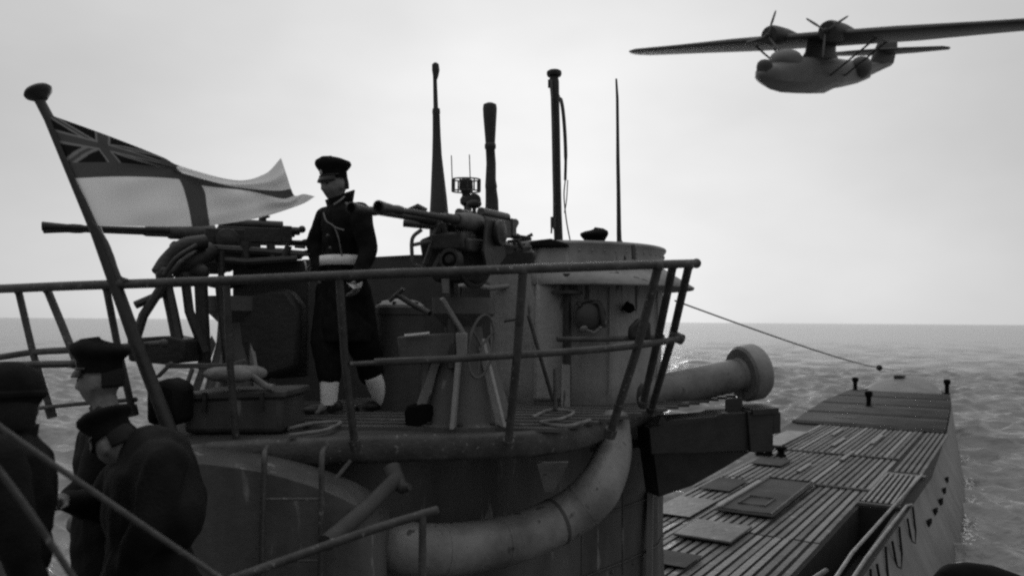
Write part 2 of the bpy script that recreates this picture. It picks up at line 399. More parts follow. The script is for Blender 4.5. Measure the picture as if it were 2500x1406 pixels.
# hand-grip loops hung on the starboard side
for t in (9.6, 10.8, 12.1, 13.5, 15.2):
    b = MB(); s = lerp_tab(STB, t) - .02
    b.tube([B(t + .9, s - .02, DZ - .04), B(t + .55, s - .1, DZ - .38), B(t + .15, s - .13, DZ - .5), B(t - .05, s - .1, DZ - .42), B(t, s - .03, DZ - .06)], .018, 7)
    b.build('hand_grip', 'black', sub)
for t in (17, 18.1, 19.2, 20.5, 22):
    b = MB(); s = lerp_tab(STB, t) - .14; b.bar(B(t, s - .04, DZ - .5), B(t + .5, s - .05, DZ - .56), .03, .13); b.build('drain_slot', 'black', sub)

# ---- conning tower casing (below the platform), walls in plan order
PLAN = [(3.4, 3.95), (3.45, 3.65), (3.75, 3.35), (4.3, 3.15), (5.2, 2.98), (6.3, 2.8), (6.85, 2.76), (7.25, 2.85), (7.6, 3.1), (7.78, 3.5), (7.8, 3.8), (7.6, 4.2), (7.2, 4.5), (6.4, 4.6), (5, 4.6), (3.8, 4.5), (3.3, 4.2)]
tower = MB()
def ring(z, off=0): 
    c = (5.4, 3.68); return [B(t + (t - c[0]) * off * .35, l + (l - c[1]) * off, z) for t, l in PLAN]
tower.grid([ring(z, o) for z, o in ((DZ - .1, .16), (DZ + .15, .08), (DZ + .5, .03), (DZ + 1.2, 0), (PLZ - .16, 0))], closed=True)
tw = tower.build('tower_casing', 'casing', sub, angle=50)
b = MB(); b.bar(P(1588, 1200, 7.1), P(1585, 1420, 7.0), .05, .1); b.build('lit_edge_bar', 'hull', tw, smooth=False)  # added bar, lighter paint stands for the lit strip on the front edge
for k, (xa, ya, xb, yb, d) in enumerate([(1420, 1300, 1420, 1403, 6.17), (1520, 1150, 1520, 1403, 6.63), (1300, 1345, 1595, 1345, 0), (1330, 1200, 1592, 1218, 0)]):
    b = MB()
    if d: b.tube([P(xa, ya, d), P(xa, yb, d)], .008, 6)
    else:
        zz = P(xb, yb, 7.1).z; b.tube([B(t, l - .012, zz) for t, l in PLAN[3:8]], .009, 6)
    b.build('weld_seam', 'casing', tw)
for k in range(14):
    t_ = 4.6 + k * .165; l_ = float(np.interp(t_, [4.3, 5.2, 6.3, 6.85], [3.15, 2.98, 2.8, 2.76])); MB().ell(B(t_, l_ - .004, P(1500, 1375, 6.9).z), (.016, 0, 0), (0, .016, 0), (0, 0, .016), 8, 6).build('rivet', 'casing', tw)
# fairing around the aft ready-use locker: curved sheet with a sloping top edge
top = [P(300, 1125, 3.7), P(420, 1130, 3.9), P(520, 1137, 4.05), P(640, 1155, 4.15), P(760, 1188, 4.2), P(850, 1226, 4.22), P(900, 1258, 4.3), P(930, 1300, 4.45), P(940, 1345, 4.7), P(925, 1390, 5.0)]
top = bez(top, 28)
mb = MB(); mb.grid([[p + V((0, .32, .02)) for p in top], top] + [[V((p.x + .02 * k, p.y - .02 * k, p.z + (DZ - p.z) * k / 5)) for p in top] for k in range(1, 6)])
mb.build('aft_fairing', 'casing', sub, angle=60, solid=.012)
# lower aft platform the foreground men stand on
LPZ = CZ - 2.0
mb = MB(); mb.prism([B(-2.2, 3.0, LPZ - .06), B(-1, 2.2, LPZ - .06), B(3.1, 2.4, LPZ - .06), B(3.15, 4.6, LPZ - .06), B(-1, 5.0, LPZ - .06), B(-2.2, 4.4, LPZ - .06)], (0, 0, .06)); mb.build('lower_platform', 'deckplate', sub)
mb = MB(); mb.prism([B(-1.8, 3.1, DZ - .05), B(-.8, 2.7, DZ - .05), B(3.2, 2.75, DZ - .05), B(3.2, 4.4, DZ - .05), B(-.8, 4.6, DZ - .05), B(-1.8, 4.2, DZ - .05)], (0, 0, LPZ - DZ - .02)); mb.build('lower_platform_base', 'casing', sub)

# ---- upper gun platform
edge_px = [(300, 1092), (420, 1088), (520, 1083), (640, 1077), (760, 1073), (860, 1068), (1000, 1064), (1130, 1061), (1240, 1058), (1330, 1052), (1400, 1043), (1450, 1030), (1500, 1012), (1540, 1000), (1590, 985)]
edge = [PF(x, y, PLZ) for x, y in edge_px]
edge[0] = B(3.35, 4.6, PLZ)
edge = [B(3.9, 5.0, PLZ), B(3.5, 4.85, PLZ)] + edge[1:]
edge = bez(edge, 60)
port = [B(9.3, 5.2, PLZ), B(4.6, 5.2, PLZ)]
fwd = [B(7.6, TL(edge[-1])[1] + .0, PLZ), B(8.3, 2.6, PLZ)]
poly = edge + fwd + port
mb = MB(); mb.prism([p - V((0, 0, .02)) for p in poly], (0, 0, .02)); mb.build('gun_platform', 'deckplate', sub)
# rim plate hung under the edge
mb = MB(); nrm = []
for i, p in enumerate(edge):
    d = edge[min(i + 1, len(edge) - 1)] - edge[max(i - 1, 0)]; nrm.append(V((d.y, -d.x, 0)).normalized())
mb.grid([[p + n * .012 + V((0, 0, .012)) for p, n in zip(edge, nrm)], [p + n * .03 + V((0, 0, -.02)) for p, n in zip(edge, nrm)], [p + n * .03 + V((0, 0, -.12)) for p, n in zip(edge, nrm)],
         [p + n * .005 + V((0, 0, -.145)) for p, n in zip(edge, nrm)], [p - n * .3 + V((0, 0, -.14)) for p, n in zip(edge, nrm)]])
mb.build('platform_rim', 'rail', sub, angle=50, solid=.008)
# floor gratings: timber strips across the platform
for k in range(16):
    y0 = 5.02 + k * .17; a = y0 * .0; xa = -1.55 + k * .02; xb = .78 + k * .12
    z = PLZ + .012
    pa, pb = V((xa - .1 * math.sin(k), y0 + .05, z)), V((xb - .45, y0 - .02, z))
    b = MB(); b.bar(pa, pb, .1, .022); b.build('platform_slat', 'slat', sub, smooth=False)
# brackets under the platform
b = MB(); b.prism([P(1310, 1128, 4.98), P(1388, 1128, 5.0), P(1352, 1200, 5.3), P(1330, 1200, 5.3)], V((.0, .03, 0))); b.build('bracket', 'tower', sub, smooth=False)
b = MB(); b.tube([P(968, 1168, 4.55), P(900, 1235, 4.3), P(795, 1325, 3.95)], .042, 12); b.tube([P(955, 1140, 4.6), P(968, 1175, 4.55), P(985, 1192, 4.52), P(1000, 1188, 4.5)], [.05, .05, .035, .02], 10); b.build('platform_strut', 'towerdark', sub)
b = MB(); b.tube([P(855, 1125, 4.6), P(795, 1200, 4.4)], .012, 6); b.build('platform_stay', 'rail', sub)

# ---- bridge: round tower above the platform, open at the back
TC = P(1368, 784, 7.25); TC.z = 0
def tring(z, r, a0, a1, n=44, sx=1.0):
    return [V((TC.x + r * math.sin(a) * sx, TC.y - r * math.cos(a), z)) for a in np.linspace(a0, a1, n)]
a0, a1 = rad(-118), rad(205)     # angle from the side facing the camera, open at the far left
ztop = P(1500, 602, 6.6).z
zc = P(1550, 706, 6.6).z
mb = MB(); mb.grid([tring(z, r, a0, a1) for z, r in ((PLZ - .16, .86), (PLZ + .2, .865), (zc, .875), (zc + .24, .88), (ztop - .02, .885), (ztop, .90))]); mb.build('bridge_wall', 'tower', sub, solid=.03, angle=50)
for a in (rad(22), rad(60), rad(-8)):
    b = MB(); q = V((TC.x + .9 * math.sin(a), TC.y - .9 * math.cos(a), 0)); b.tube([V((q.x, q.y, PLZ + .1)), V((q.x, q.y, zc))], .008, 6); b.build('weld_seam', 'tower', sub)
for k in range(20):
    a = rad(-20 + k * 6.5); MB().ell(V((TC.x + .895 * math.sin(a), TC.y - .895 * math.cos(a), ztop - .05)), (.012, 0, 0), (0, .012, 0), (0, 0, .012), 8, 6).build('rivet', 'tower', sub)
# spray deflector: flared collar on the forward starboard side
d0, d1 = rad(-18), rad(150)
mb = MB(); nn = 30; aa = np.linspace(d0, d1, nn)
mb.grid([[V((TC.x + (.885) * math.sin(a), TC.y - (.885) * math.cos(a), zc + .17 + .02 * math.sin(a))) for a in aa],
         [V((TC.x + (.885 + .27 * min(1, (i / 6)) * min(1, (nn - 1 - i) / 4)) * math.sin(a), TC.y - (.885 + .27 * min(1, i / 6) * min(1, (nn - 1 - i) / 4)) * math.cos(a), zc + .02 - .0 * a)) for i, a in enumerate(aa)]])
mb.build('spray_deflector', 'tower', sub, solid=.02)
b = MB(); b.tube(tring(ztop + .005, .9, a0, a1), .02, 8); b.build('coaming_rim', 'tower', sub)
for px in (1397, 1545):
    b = MB(); b.bar(P(px, 598, 6.45), P(px + 2, 632, 6.43), .02, .03); b.build('rim_bracket', 'towerdark', sub, smooth=False)
b = MB(); b.tube([P(1537, 752, 6.36), P(1537, 752, 6.48)], .04, 14); b.prism([P(1518, 758, 6.38), P(1534, 735, 6.33), P(1553, 758, 6.38)], V((0, .12, 0))); b.build('vent_hood', 'black', sub)
hdz = P(1452, 612, 7.25).z - 1.65
# bridge floor inside so light does not leak, and mast housings
mb = MB(); mb.prism([V((TC.x + .84 * math.sin(a), TC.y - .84 * math.cos(a), hdz)) for a in np.linspace(0, 2 * math.pi, 28)[:-1]], (0, 0, .03)); mb.build('bridge_floor', 'deckdark', sub)
b = MB(); b.prism([P(1312, 598, 6.35), P(1392, 596, 6.35), P(1392, 980, 6.35), P(1300, 980, 6.35)], V((0, .3, 0))); b.build('mast_housing', 'tower', sub, bevel=.03)
b = MB(); b.prism([P(1118, 690, 6.6), P(1300, 682, 6.6), P(1300, 985, 6.6), P(1118, 985, 6.6)], V((0, .7, 0))); b.build('shaded_tower_rear', 'towerdark', sub, bevel=.03)  # stands for the tower's rear side, its shade put into the dark paint
b = MB(); b.tube([P(1120, 700, 6.5), P(1150, 694, 6.5), P(1200, 704, 6.5), P(1250, 697, 6.5), P(1300, 700, 6.5)], .02, 8); b.build('hose', 'tower', sub)
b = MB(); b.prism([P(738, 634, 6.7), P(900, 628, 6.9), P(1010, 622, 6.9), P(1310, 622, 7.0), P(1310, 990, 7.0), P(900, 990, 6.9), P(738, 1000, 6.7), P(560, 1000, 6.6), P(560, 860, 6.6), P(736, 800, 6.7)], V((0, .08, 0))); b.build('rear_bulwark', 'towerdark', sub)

# ------------------------------------------------------------------ guard rail round the platform (part of the submarine)
def tubepx(pts, r, n=10, smooth=0, mb=None):
    q = [P(*p) for p in pts]; q = bez(q, smooth) if smooth else q
    return (mb or MB()).tube(q, r, n)
g = tubepx([(-120, 708, 5.0), (0, 705, 4.75), (200, 697, 4.5), (500, 687, 4.4), (870, 671, 4.35), (1240, 658, 4.4), (1450, 651, 4.6), (1600, 646, 4.75), (1700, 643, 4.95)], .0255, 12, 60)
p = P(1700, 643, 4.95); g.ell(p, (.03, 0, 0), (0, .03, 0), (0, 0, .03))
guard = g.build('guard_rail', 'rail', sub)
for pts, r in (([(553, 688, 4.4), (561, 880, 4.5), (579, 1108, 4.6)], .02), ([(828, 674, 4.35), (842, 880, 4.5), (867, 1092, 4.66)], .022), ([(1277, 660, 4.42), (1262, 870, 4.55), (1240, 1092, 4.76)], .024),
               ([(1607, 650, 4.75), (1556, 850, 4.95), (1488, 1062, 5.2)], .027), ([(1643, 648, 4.85), (1606, 830, 5.2), (1570, 985, 5.75)], .026), ([(1682, 648, 4.92), (1640, 830, 5.3), (1590, 1000, 5.95)], .026),
               ([(259, 702, 4.5), (288, 850, 4.55), (325, 1010, 4.6)], .02), ([(115, 706, 4.65), (150, 790, 4.6), (190, 890, 4.55), (240, 1010, 4.5)], .022), ([(45, 710, 4.75), (82, 866, 4.75), (128, 1015, 4.75)], .021)):
    b = tubepx(pts, r, 9); q0 = P(*pts[0]); q1 = P(*pts[-1]); q2 = P(*pts[-2]); dd = (q1 - q2).normalized()
    b.ell(q0, (r * 1.2, 0, 0), (0, r * 1.2, 0), (0, 0, r * 1.3), 10, 8); b.tube([q1 - dd * .05, q1 + dd * .01], r * 1.5, 9); b.build('stanchion', 'rail', guard)
for pts, r in (([(915, 884, 4.5), (1100, 876, 4.5), (1250, 867, 4.55), (1420, 856, 4.7), (1555, 843, 4.95), (1660, 827, 5.2)], .021), ([(855, 889, 4.5), (925, 885, 4.5)], .014),
               ([(-60, 880, 4.9), (0, 872, 4.8), (80, 860, 4.75), (180, 854, 4.6), (310, 846, 4.55), (400, 838, 4.5)], .019), ([(-60, 892, 4.4), (180, 888, 4.4)], .02),
               ([(60, 1000, 4.8), (200, 985, 4.6), (330, 975, 4.6)], .012)):
    o = tubepx(pts, r, 9, 30); o.ell(P(*pts[-1]), (r * 1.3, 0, 0), (0, r * 1.3, 0), (0, 0, r * 1.3), 10, 6); o.build('mid_rail', 'rail', guard)
tubepx([(1360, 828, 6.0), (1480, 828, 6.1), (1620, 822, 6.25)], .02, 9).build('bridge_rail', 'rail', sub)
tubepx([(1640, 818, 5.25), (1666, 829, 5.2)], .035, 9).build('rail_clamp', 'rail', guard)
# boarding ladder against the fairing
lad = MB(); 
for pts in ([(652, 1092, 4.25), (646, 1110, 4.1), (644, 1180, 4.08), (640, 1300, 4.06)], [(796, 1092, 4.3), (786, 1112, 4.15), (785, 1200, 4.12), (783, 1340, 4.1)]):
    q = bez([P(*p) for p in pts], 14); q.append(V((q[-1].x, q[-1].y, DZ + .05))); lad.tube(q, .0145, 8)
lo = lad.build('boarding_ladder', 'rail', sub)
for z in (1218,): tubepx([(645, z, 4.08), (785, z, 4.12)], .007, 7).build('rung', 'rail', lo)
for k in range(1, 5): tubepx([(640, 1218 + 150 * k, 4.06), (783, 1218 + 150 * k, 4.1)], .007, 7).build('rung', 'rail', lo)
# handrails in front
def foot_rail(pts, r, label, posts=()):
    q = [P(*p) for p in pts]; base = V(q[-1]); base.z = LPZ if base.y > 3 else CZ - 2.6
    t = thing('handrail', label, 'handrail', base, 'slanting handrails in the foreground')
    MB().tube(bez(q, 20), r, 12).build('rail_tube', 'rail', t)
    for a, bz in posts:
        a = P(*a); MB().tube([a, V((a.x, a.y, bz))], r * .85, 10).build('rail_post', 'rail', t)
foot_rail([(560, 1415, 3.55), (700, 1365, 3.65), (900, 1295, 3.75), (1040, 1252, 3.8), (1068, 1244, 3.82)], .021, 'slanting grey handrail rising to the right beneath the platform, with an upright post', (((1032, 1256, 3.79), DZ), ((590, 1404, 3.56), DZ)))
foot_rail([(-60, 1000, 2.2), (60, 1085, 2.25), (250, 1215, 2.3), (540, 1412, 2.4), (620, 1466, 2.4)], .0085, 'slanting handrail crossing in front of the stooping man in dark coat', (((620, 1466, 2.4), DZ - 1), ((-60, 1000, 2.2), DZ - 1)))
foot_rail([(-60, 1085, 1.9), (10, 1165, 1.95), (100, 1290, 2.0), (200, 1440, 2.05), (260, 1520, 2.05)], .0085, 'dark steep handrail in the lower left corner before the leftmost man', (((260, 1520, 2.05), DZ - 1), ((-60, 1085, 1.9), DZ - 1)))
mb = MB(); mb.prism([V((-3.2, 1.2, DZ - 1.1)), V((-.5, 1.2, DZ - 1.1)), V((-.5, 2.6, DZ - 1.1)), V((-3.2, 2.6, DZ - 1.1))], (0, 0, .1))
mb.build('boarding_brow', 'deckplate', sub)

# ------------------------------------------------------------------ flagstaff and ensign
fs = thing('flagstaff', 'thick dark leaning flagstaff with a rounded truck, flying the naval ensign', 'flagpole', P(385, 960, 4.45))
q = [P(84, 222, 4.5), P(120, 290, 4.5), P(235, 565, 4.47), P(330, 830, 4.45), P(428, 1085, 4.42)]
MB().tube(q, [.026, .028, .032, .036, .038], 14).build('pole', 'mast', fs)
ax = (q[0] - q[1]).normalized()
side = V((1, 0, .32)).normalized()
b = MB(); c = P(90, 219, 4.5); b.lathe(c - ax * .035, ax, [(.03, -.03), (.058, -.004), (.072, .008), (.076, .022), (.066, .036), (.02, .042)], 18); b.build('truck', 'mast', fs)
tubepx([(80, 235, 4.5), (100, 255, 4.49), (108, 272, 4.49)], .012, 6).build('cleat', 'mast', fs)
hal = tubepx([(252, 575, 4.42), (275, 625, 4.42), (290, 672, 4.42), (312, 684, 4.42)], .008, 6, 12); hal.build('halyard', 'wire', fs)
tubepx([(225, 540, 4.42), (262, 590, 4.42), (284, 650, 4.42), (300, 690, 4.42)], .005, 6, 12).build('halyard', 'wire', fs)
# ensign: cloth surface through measured folds
U = [0, .25, .45, .55, .75, .9, 1.0]; Vv = [0, .25, .44, .58, .8, 1.0]
ctl = {0: [(120, 280), (143, 340), (167, 398), (184, 438), (208, 495), (231, 551)], .25: [(265, 332), (268, 366), (292, 398), (306, 434), (330, 500), (352, 553)],
       .45: [(397, 384), (392, 398), (408, 412), (440, 440), (460, 500), (470, 553)], .55: [(436, 404), (430, 410), (446, 424), (492, 455), (504, 505), (511, 551)],
       .75: [(575, 440), (560, 444), (570, 456), (612, 468), (625, 505), (632, 532)], .9: [(648, 424), (656, 445), (672, 466), (690, 486), (712, 497), (734, 500)], 1.0: [(686, 386), (699, 425), (711, 462), (720, 478), (742, 474), (769, 480)]}
G = np.array([ctl[u] for u in U], float)      # (7,6,2)
def cr1(xs, ys, x):
    i = int(np.clip(np.searchsorted(xs, x) - 1, 0, len(xs) - 2)); h = xs[i + 1] - xs[i]; t = (x - xs[i]) / h
    def sl(k):
        if k == 0: return (ys[1] - ys[0]) / (xs[1] - xs[0])
        if k == len(xs) - 1: return (ys[-1] - ys[-2]) / (xs[-1] - xs[-2])
        return (ys[k + 1] - ys[k - 1]) / (xs[k + 1] - xs[k - 1])
    a, b_ = sl(i) * h, sl(i + 1) * h
    return (2 * t**3 - 3 * t**2 + 1) * ys[i] + (t**3 - 2 * t**2 + t) * a + (-2 * t**3 + 3 * t**2) * ys[i + 1] + (t**3 - t**2) * b_
nu, nv = 220, 120
vs = []; cols = []
def jack(u, v):
    """tone of a union canton at u,v in 0..1 (x right, y down)"""
    x, y = (u - .5) * 2, (v - .5)
    if abs(y) < .1 or abs(x) < .1: return .075
    if abs(y) < .15 or abs(x) < .14: return .2  # white stripes here and below darkened to stand for shade in the folds
    d1, d2 = abs(y - x / 2) * .89, abs(y + x / 2) * .89
    d = min(d1, d2)
    if d < .03: return .075
    if d < .085: return .2
    return .014
def ensign(u, v):
    if u < .45 and v < .44: return jack(u / .45, v / .44)
    if .44 <= v <= .57 or .45 <= u <= .55: return .075
    return .74
for i in range(nu + 1):
    u = i / nu; col = [np.array([cr1(U, G[:, j, k], u) for k in (0, 1)]) for j in range(6)]
    for j in range(nv + 1):
        v = j / nv; x = cr1(Vv, [c[0] for c in col], v); y = cr1(Vv, [c[1] for c in col], v)
        d = 4.47 - v * .02 + .1 * u + u * (.07 * math.sin(7 * u + 2.2 * v) + .05 * math.sin(15 * u - 5 * v + 1)) + .03 * min(1, u * 4) * math.sin(9 * v + 6 * u) + .017 * min(1, u * 4) * math.sin(24 * (v * .8 + u * .45))
        if u > .5 and v < .3: d -= (u - .5) * .12 * (.3 - v) / .3
        vs.append(P(float(x), float(y), float(d))); cols.append(ensign(u, v))
fb = MB(); fb.add(vs, [(i * (nv + 1) + j, i * (nv + 1) + j + 1, (i + 1) * (nv + 1) + j + 1, (i + 1) * (nv + 1) + j) for i in range(nu) for j in range(nv)])
fm = mat('ensign_cloth', .5, .5, .9, 5, 0, .05, transl=.5); fm.node_tree.nodes
t = fm.node_tree; at = t.nodes.new('ShaderNodeAttribute'); at.attribute_name = 'print'
for l in list(t.links):
    if l.to_socket.name == 'Base Color' or l.to_node.type == 'BSDF_TRANSLUCENT': 
        s_ = l.to_socket; t.links.remove(l); t.links.new(at.outputs['Color'], s_)
flag = solo(fb, 'ensign', fm, 'white naval ensign with dark union canton and cross, streaming from the leaning flagstaff', 'flag')
ca = flag.data.color_attributes.new('print', 'FLOAT_COLOR', 'POINT')
ca.data.foreach_set('color', np.array([(c, c, c, 1) for c in cols], np.float32).ravel())

# ------------------------------------------------------------------ twin anti-aircraft guns
def gun(pivot, muzzle, sp, foot, label):
    """twin light gun: pivot and muzzle points, barrel spacing, pedestal foot"""
    g = thing('twin_gun', label, 'gun', foot, 'twin anti-aircraft guns on the platform')
    a = (muzzle - pivot); Lb = a.length; a.normalize(); s = a.cross(V((0, 0, 1))).normalized(); u = s.cross(a).normalized()
    X = lambda f, r, h: pivot + a * f + s * r + u * h
    for k in (-1, 1):
        r = k * sp / 2
        b = MB(); b.tube([X(.15, r, 0), X(.5, r, 0), X(.52, r, 0), X(Lb - .2, r, 0)], [.03, .028, .019, .016], 12); bo = b.build('barrel', 'gun', g)
        MB().lathe(X(Lb - .22, r, 0), a, [(.016, 0), (.021, .02), (.023, .06), (.02, .1), (.025, .17), (.031, .24), (.025, .245), (.02, .2)], 14).build('flash_hider', 'gun', bo)
        MB().lathe(X(.06, r, 0), a, [(.03, 0), (.052, .01), (.055, .1), (.05, .2), (.042, .22), (.042, .28), (.036, .3)], 16).build('recoil_sleeve', 'gunlight', bo)
        b = MB(); b.box(X(-.17, r, -.01), a * .22, s * .04, u * .055); b.box(X(-.42, r, .0), a * .04, s * .046, u * .062); b.box(X(-.12, r, -.085), a * .12, s * .03, u * .03)
        rc = b.build('receiver', 'gun', g, bevel=.008)
        MB().tube([X(.02, r, .075), X(-.4, r, .072)], .026, 10).build('recuperator', 'gunlight', rc)
        b = MB(); b.tube([X(-.46, r, .03), X(-.52, r, .03)], .03, 10); b.ell(X(-.54, r, .045), s * .028, u * .028, a * .028, 10, 6); b.ell(X(-.57, r, -.05), s * .032, u * .026, a * .04, 10, 6); b.tube([X(-.46, r, -.05), X(-.56, r, -.05)], .014, 8); b.build('charging_knob', 'gun', rc)
    b = MB(); b.box(X(-.05, 0, -.14), a * .36, s * (sp / 2 + .05), u * .04); b.box(X(-.3, 0, -.2), a * .16, s * .07, u * .05); b.box(X(.25, 0, -.12), a * .1, s * (sp / 2 + .03), u * .05); b.build('cradle', 'gun', g, bevel=.015)
    for k in (-1, 1):
        b = MB(); r = k * (sp / 2 + .1)
        b.prism([X(.14, r, .02), X(-.12, r, .02), X(-.14, r, -.2), X(-.02, r * .9, -.28), X(.12, r * .9, -.28), X(.2, r, -.18)], s * .02)
        b.lathe(X(0, r, -.06), s * k, [(.075, 0), (.08, .01), (.08, .035), (.05, .04), (.03, .05)], 16)
        b.build('trunnion_yoke', 'gun', g, bevel=.006)
    b = MB()   # toothed elevation arc
    arc = [X(.3 * math.cos(w), -.02, -.08 + .3 * math.sin(w)) for w in np.linspace(rad(-150), rad(-20), 16)]; b.tube(arc, .018, 6); b.build('elevation_arc', 'gun', g)
    # shoulder rests and sights
    b = MB()
    for k in (-1, 1): b.tube(bez([X(-.3, k * .1, -.15), X(-.48, k * .13, -.17), X(-.62, k * .14, -.1), X(-.66, k * .14, -.2), X(-.58, k * .14, -.26)], 14), .014, 7)
    b.tube([X(-.62, -.14, -.1), X(-.62, .14, -.1)], .012, 7); b.build('shoulder_rest', 'gun', g)
    b = MB(); b.tube([X(-.05, 0, .03), X(-.05, 0, .12)], .012, 7); b.lathe(X(-.055, 0, .15), a, [(.04, 0), (.045, 0), (.045, .012), (.04, .012)], 18); b.ell(X(-.05, 0, .13), a * .03, s * .05, u * .03); b.build('ring_sight', 'gun', g)
    # column and pedestal
    f = V(foot); h = pivot + u * -.45; top = V((h.x, h.y, h.z))
    MB().lathe(f, V((0, 0, 1)), [(.3, 0), (.3, .03), (.24, .05), (.13, .5), (.12, max(.52, top.z - f.z - .18)), (.2, max(.6, top.z - f.z - .1)), (.2, max(.66, top.z - f.z))], 22).build('pedestal', 'casing', g)
    for k in range(6):
        w = k * math.pi / 3 + .35; dd = V((math.cos(w), math.sin(w), 0)); n = V((-dd.y, dd.x, 0))
        b = MB(); b.prism([f + dd * .13 + V((0, 0, .5)), f + dd * .28 + V((0, 0, .04)), f + dd * .34 + V((0, 0, .03)), f + dd * .16 + V((0, 0, .56))], n * .025); b.build('gusset', 'tower', g, smooth=False)
    for k in range(8):
        w = k * math.pi / 4; MB().lathe(f + V((.27 * math.cos(w), .27 * math.sin(w), .03)), (0, 0, 1), [(.018, 0), (.018, .02), (.01, .026)], 6).build('bolt', 'gun', g)
    return g, X
# starboard gun: barrels run out towards the camera's left
piv = P(1150, 548, 5.05); muz = P(896, 507, 3.95)
g2, X2 = gun(piv, muz, .15, PF(1130, 1042, PLZ), 'nearer twin anti-aircraft gun, beside the white-gaitered sailor, with handwheel and pedestal')
b = MB(); c = P(1175, 845, 4.85); ry = V((.02, .05, .185)); rx = V((.072, .06, 0)); b.tube([c + rx * math.cos(w) + ry * math.sin(w) for w in np.linspace(0, 2 * math.pi, 31)[:-1]], .009, 7, closed=True)
for w in (.5, 2.6, 4.7): b.tube([c, c + rx * math.cos(w) + ry * math.sin(w)], .008, 6)
b.build('handwheel', 'gunlight', g2)
b = MB(); b.bar(P(1078, 728, 4.7), P(1132, 815, 4.75), .035, .025); b.build('lever_arm', 'tube', g2, bevel=.005)
b = MB(); b.prism([P(1112, 812, 4.72), P(1140, 812, 4.72), P(1140, 870, 4.72), P(1114, 870, 4.72)], V((0, .08, 0))); b.build('gear_box', 'tube', g2, bevel=.006)
b = MB(); b.prism([P(1078, 680, 4.85), P(1096, 680, 4.85), P(1095, 716, 4.85), P(1080, 716, 4.85)], V((0, .06, 0))); b.build('stop_block', 'tube', g2, bevel=.004)
b = MB(); b.bar(P(1074, 545, 4.75), P(1038, 645, 4.85), .035, .02); b.bar(P(1080, 542, 4.75), P(1110, 640, 4.85), .03, .02); b.bar(P(1112, 560, 4.9), P(1060, 660, 4.95), .05, .03); b.build('side_strut', 'gunlight', g2, bevel=.004)
b = tubepx([(1030, 560, 4.7), (1007, 582, 4.7), (1006, 625, 4.72), (1008, 645, 4.74), (1030, 652, 4.78)], .0115, 8, 20); tubepx([(1008, 598, 4.72), (1050, 590, 4.74)], .011, 8, mb=b); b.build('foot_frame', 'gunlight', g2)
b = MB(); b.lathe(P(1104, 635, 4.75), V((-.3, -1, 0)), [(.07, 0), (.075, .02), (.06, .05), (.045, .05), (.045, .02), (.02, .06)], 20); b.build('training_gear', 'gun', g2)
b = MB(); b.prism([P(1020, 585, 4.9), P(1080, 560, 4.9), P(1180, 570, 5.0), P(1200, 640, 5.0), P(1160, 690, 5.0), P(1060, 690, 4.95), P(1030, 640, 4.9)], V((.05, .12, 0))); b.build('carriage', 'gun', g2, bevel=.02)
b = MB(); b.prism([P(1170, 585, 5.0), P(1240, 600, 5.1), P(1300, 600, 5.3), P(1290, 620, 5.3), P(1200, 625, 5.1)], V((0, .2, 0))); b.build('cartridge_tray', 'gunlight', g2, bevel=.01)
b = MB(); b.prism([P(1195, 610, 5.1), P(1300, 608, 5.3), P(1312, 622, 5.3), P(1300, 650, 5.3), P(1215, 655, 5.2)], V((0, .25, 0))); b.build('cartridge_bag', 'gun', g2, bevel=.03)
for pts, r in (([(1250, 575, 5.2), (1285, 580, 5.25), (1300, 572, 5.25)], .011), ([(1240, 590, 5.2), (1296, 583, 5.3)], .01), ([(1255, 590, 5.2), (1262, 612, 5.2)], .012), ([(1262, 585, 5.2), (1278, 608, 5.2)], .012), ([(1170, 590, 4.9), (1185, 640, 5.0)], .014), ([(1100, 545, 4.8), (1130, 600, 4.9), (1128, 660, 4.9)], .014), ([(985, 545, 4.9), (1060, 552, 4.9)], .022), ([(1000, 515, 5.0), (1020, 505, 5.0), (1040, 516, 5.0)], .02),
               ([(970, 720, 5.3), (1010, 745, 5.3), (1050, 765, 5.2)], .018), ([(950, 735, 5.3), (985, 705, 5.3)], .014), ([(1100, 690, 5.1), (1104, 900, 5.0)], .03), ([(1125, 700, 5.1), (1127, 810, 5.1)], .008)):
    tubepx(pts, r, 8).build('linkage', 'gun', g2)
# port gun
piv1 = P(545, 571, 5.85); muz1 = P(114, 556, 5.35)
g1, X1 = gun(piv1, muz1, .17, PF(575, 1014, PLZ), 'further twin anti-aircraft gun, its long barrels under the ensign, behind the flagstaff')
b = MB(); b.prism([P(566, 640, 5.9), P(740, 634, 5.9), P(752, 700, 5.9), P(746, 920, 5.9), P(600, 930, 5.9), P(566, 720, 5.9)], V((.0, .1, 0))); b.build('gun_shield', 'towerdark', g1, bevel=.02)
for pts, r in (([(470, 605, 5.5), (600, 612, 5.6), (738, 622, 5.7)], .03), ([(480, 630, 5.5), (600, 640, 5.55), (725, 632, 5.65)], .026), ([(520, 600, 5.5), (520, 640, 5.5)], .03), ([(600, 590, 5.6), (600, 650, 5.6)], .035), ([(660, 595, 5.65), (668, 645, 5.65)], .03), ([(705, 600, 5.65), (690, 640, 5.65)], .025), ([(540, 612, 5.5), (540, 700, 5.5)], .022)):
    tubepx(pts, r, 8).build('cradle_tube', 'gun', g1)
b = MB(); b.prism([P(528, 604, 5.6), P(690, 608, 5.7), P(720, 628, 5.7), P(560, 642, 5.6)], V((0, .2, 0))); b.build('cradle_plate', 'gun', g1, bevel=.01)
tubepx([(640, 545, 5.9), (642, 528, 5.9), (655, 522, 5.9)], .03, 8).build('sight_hood', 'gun', g1)
tubepx([(720, 602, 5.9), (745, 604, 5.9)], .012, 6).build('trigger_bar', 'gun', g1); tubepx([(690, 622, 5.85), (760, 622, 5.9)], .012, 6).build('trigger_bar', 'gun', g1)
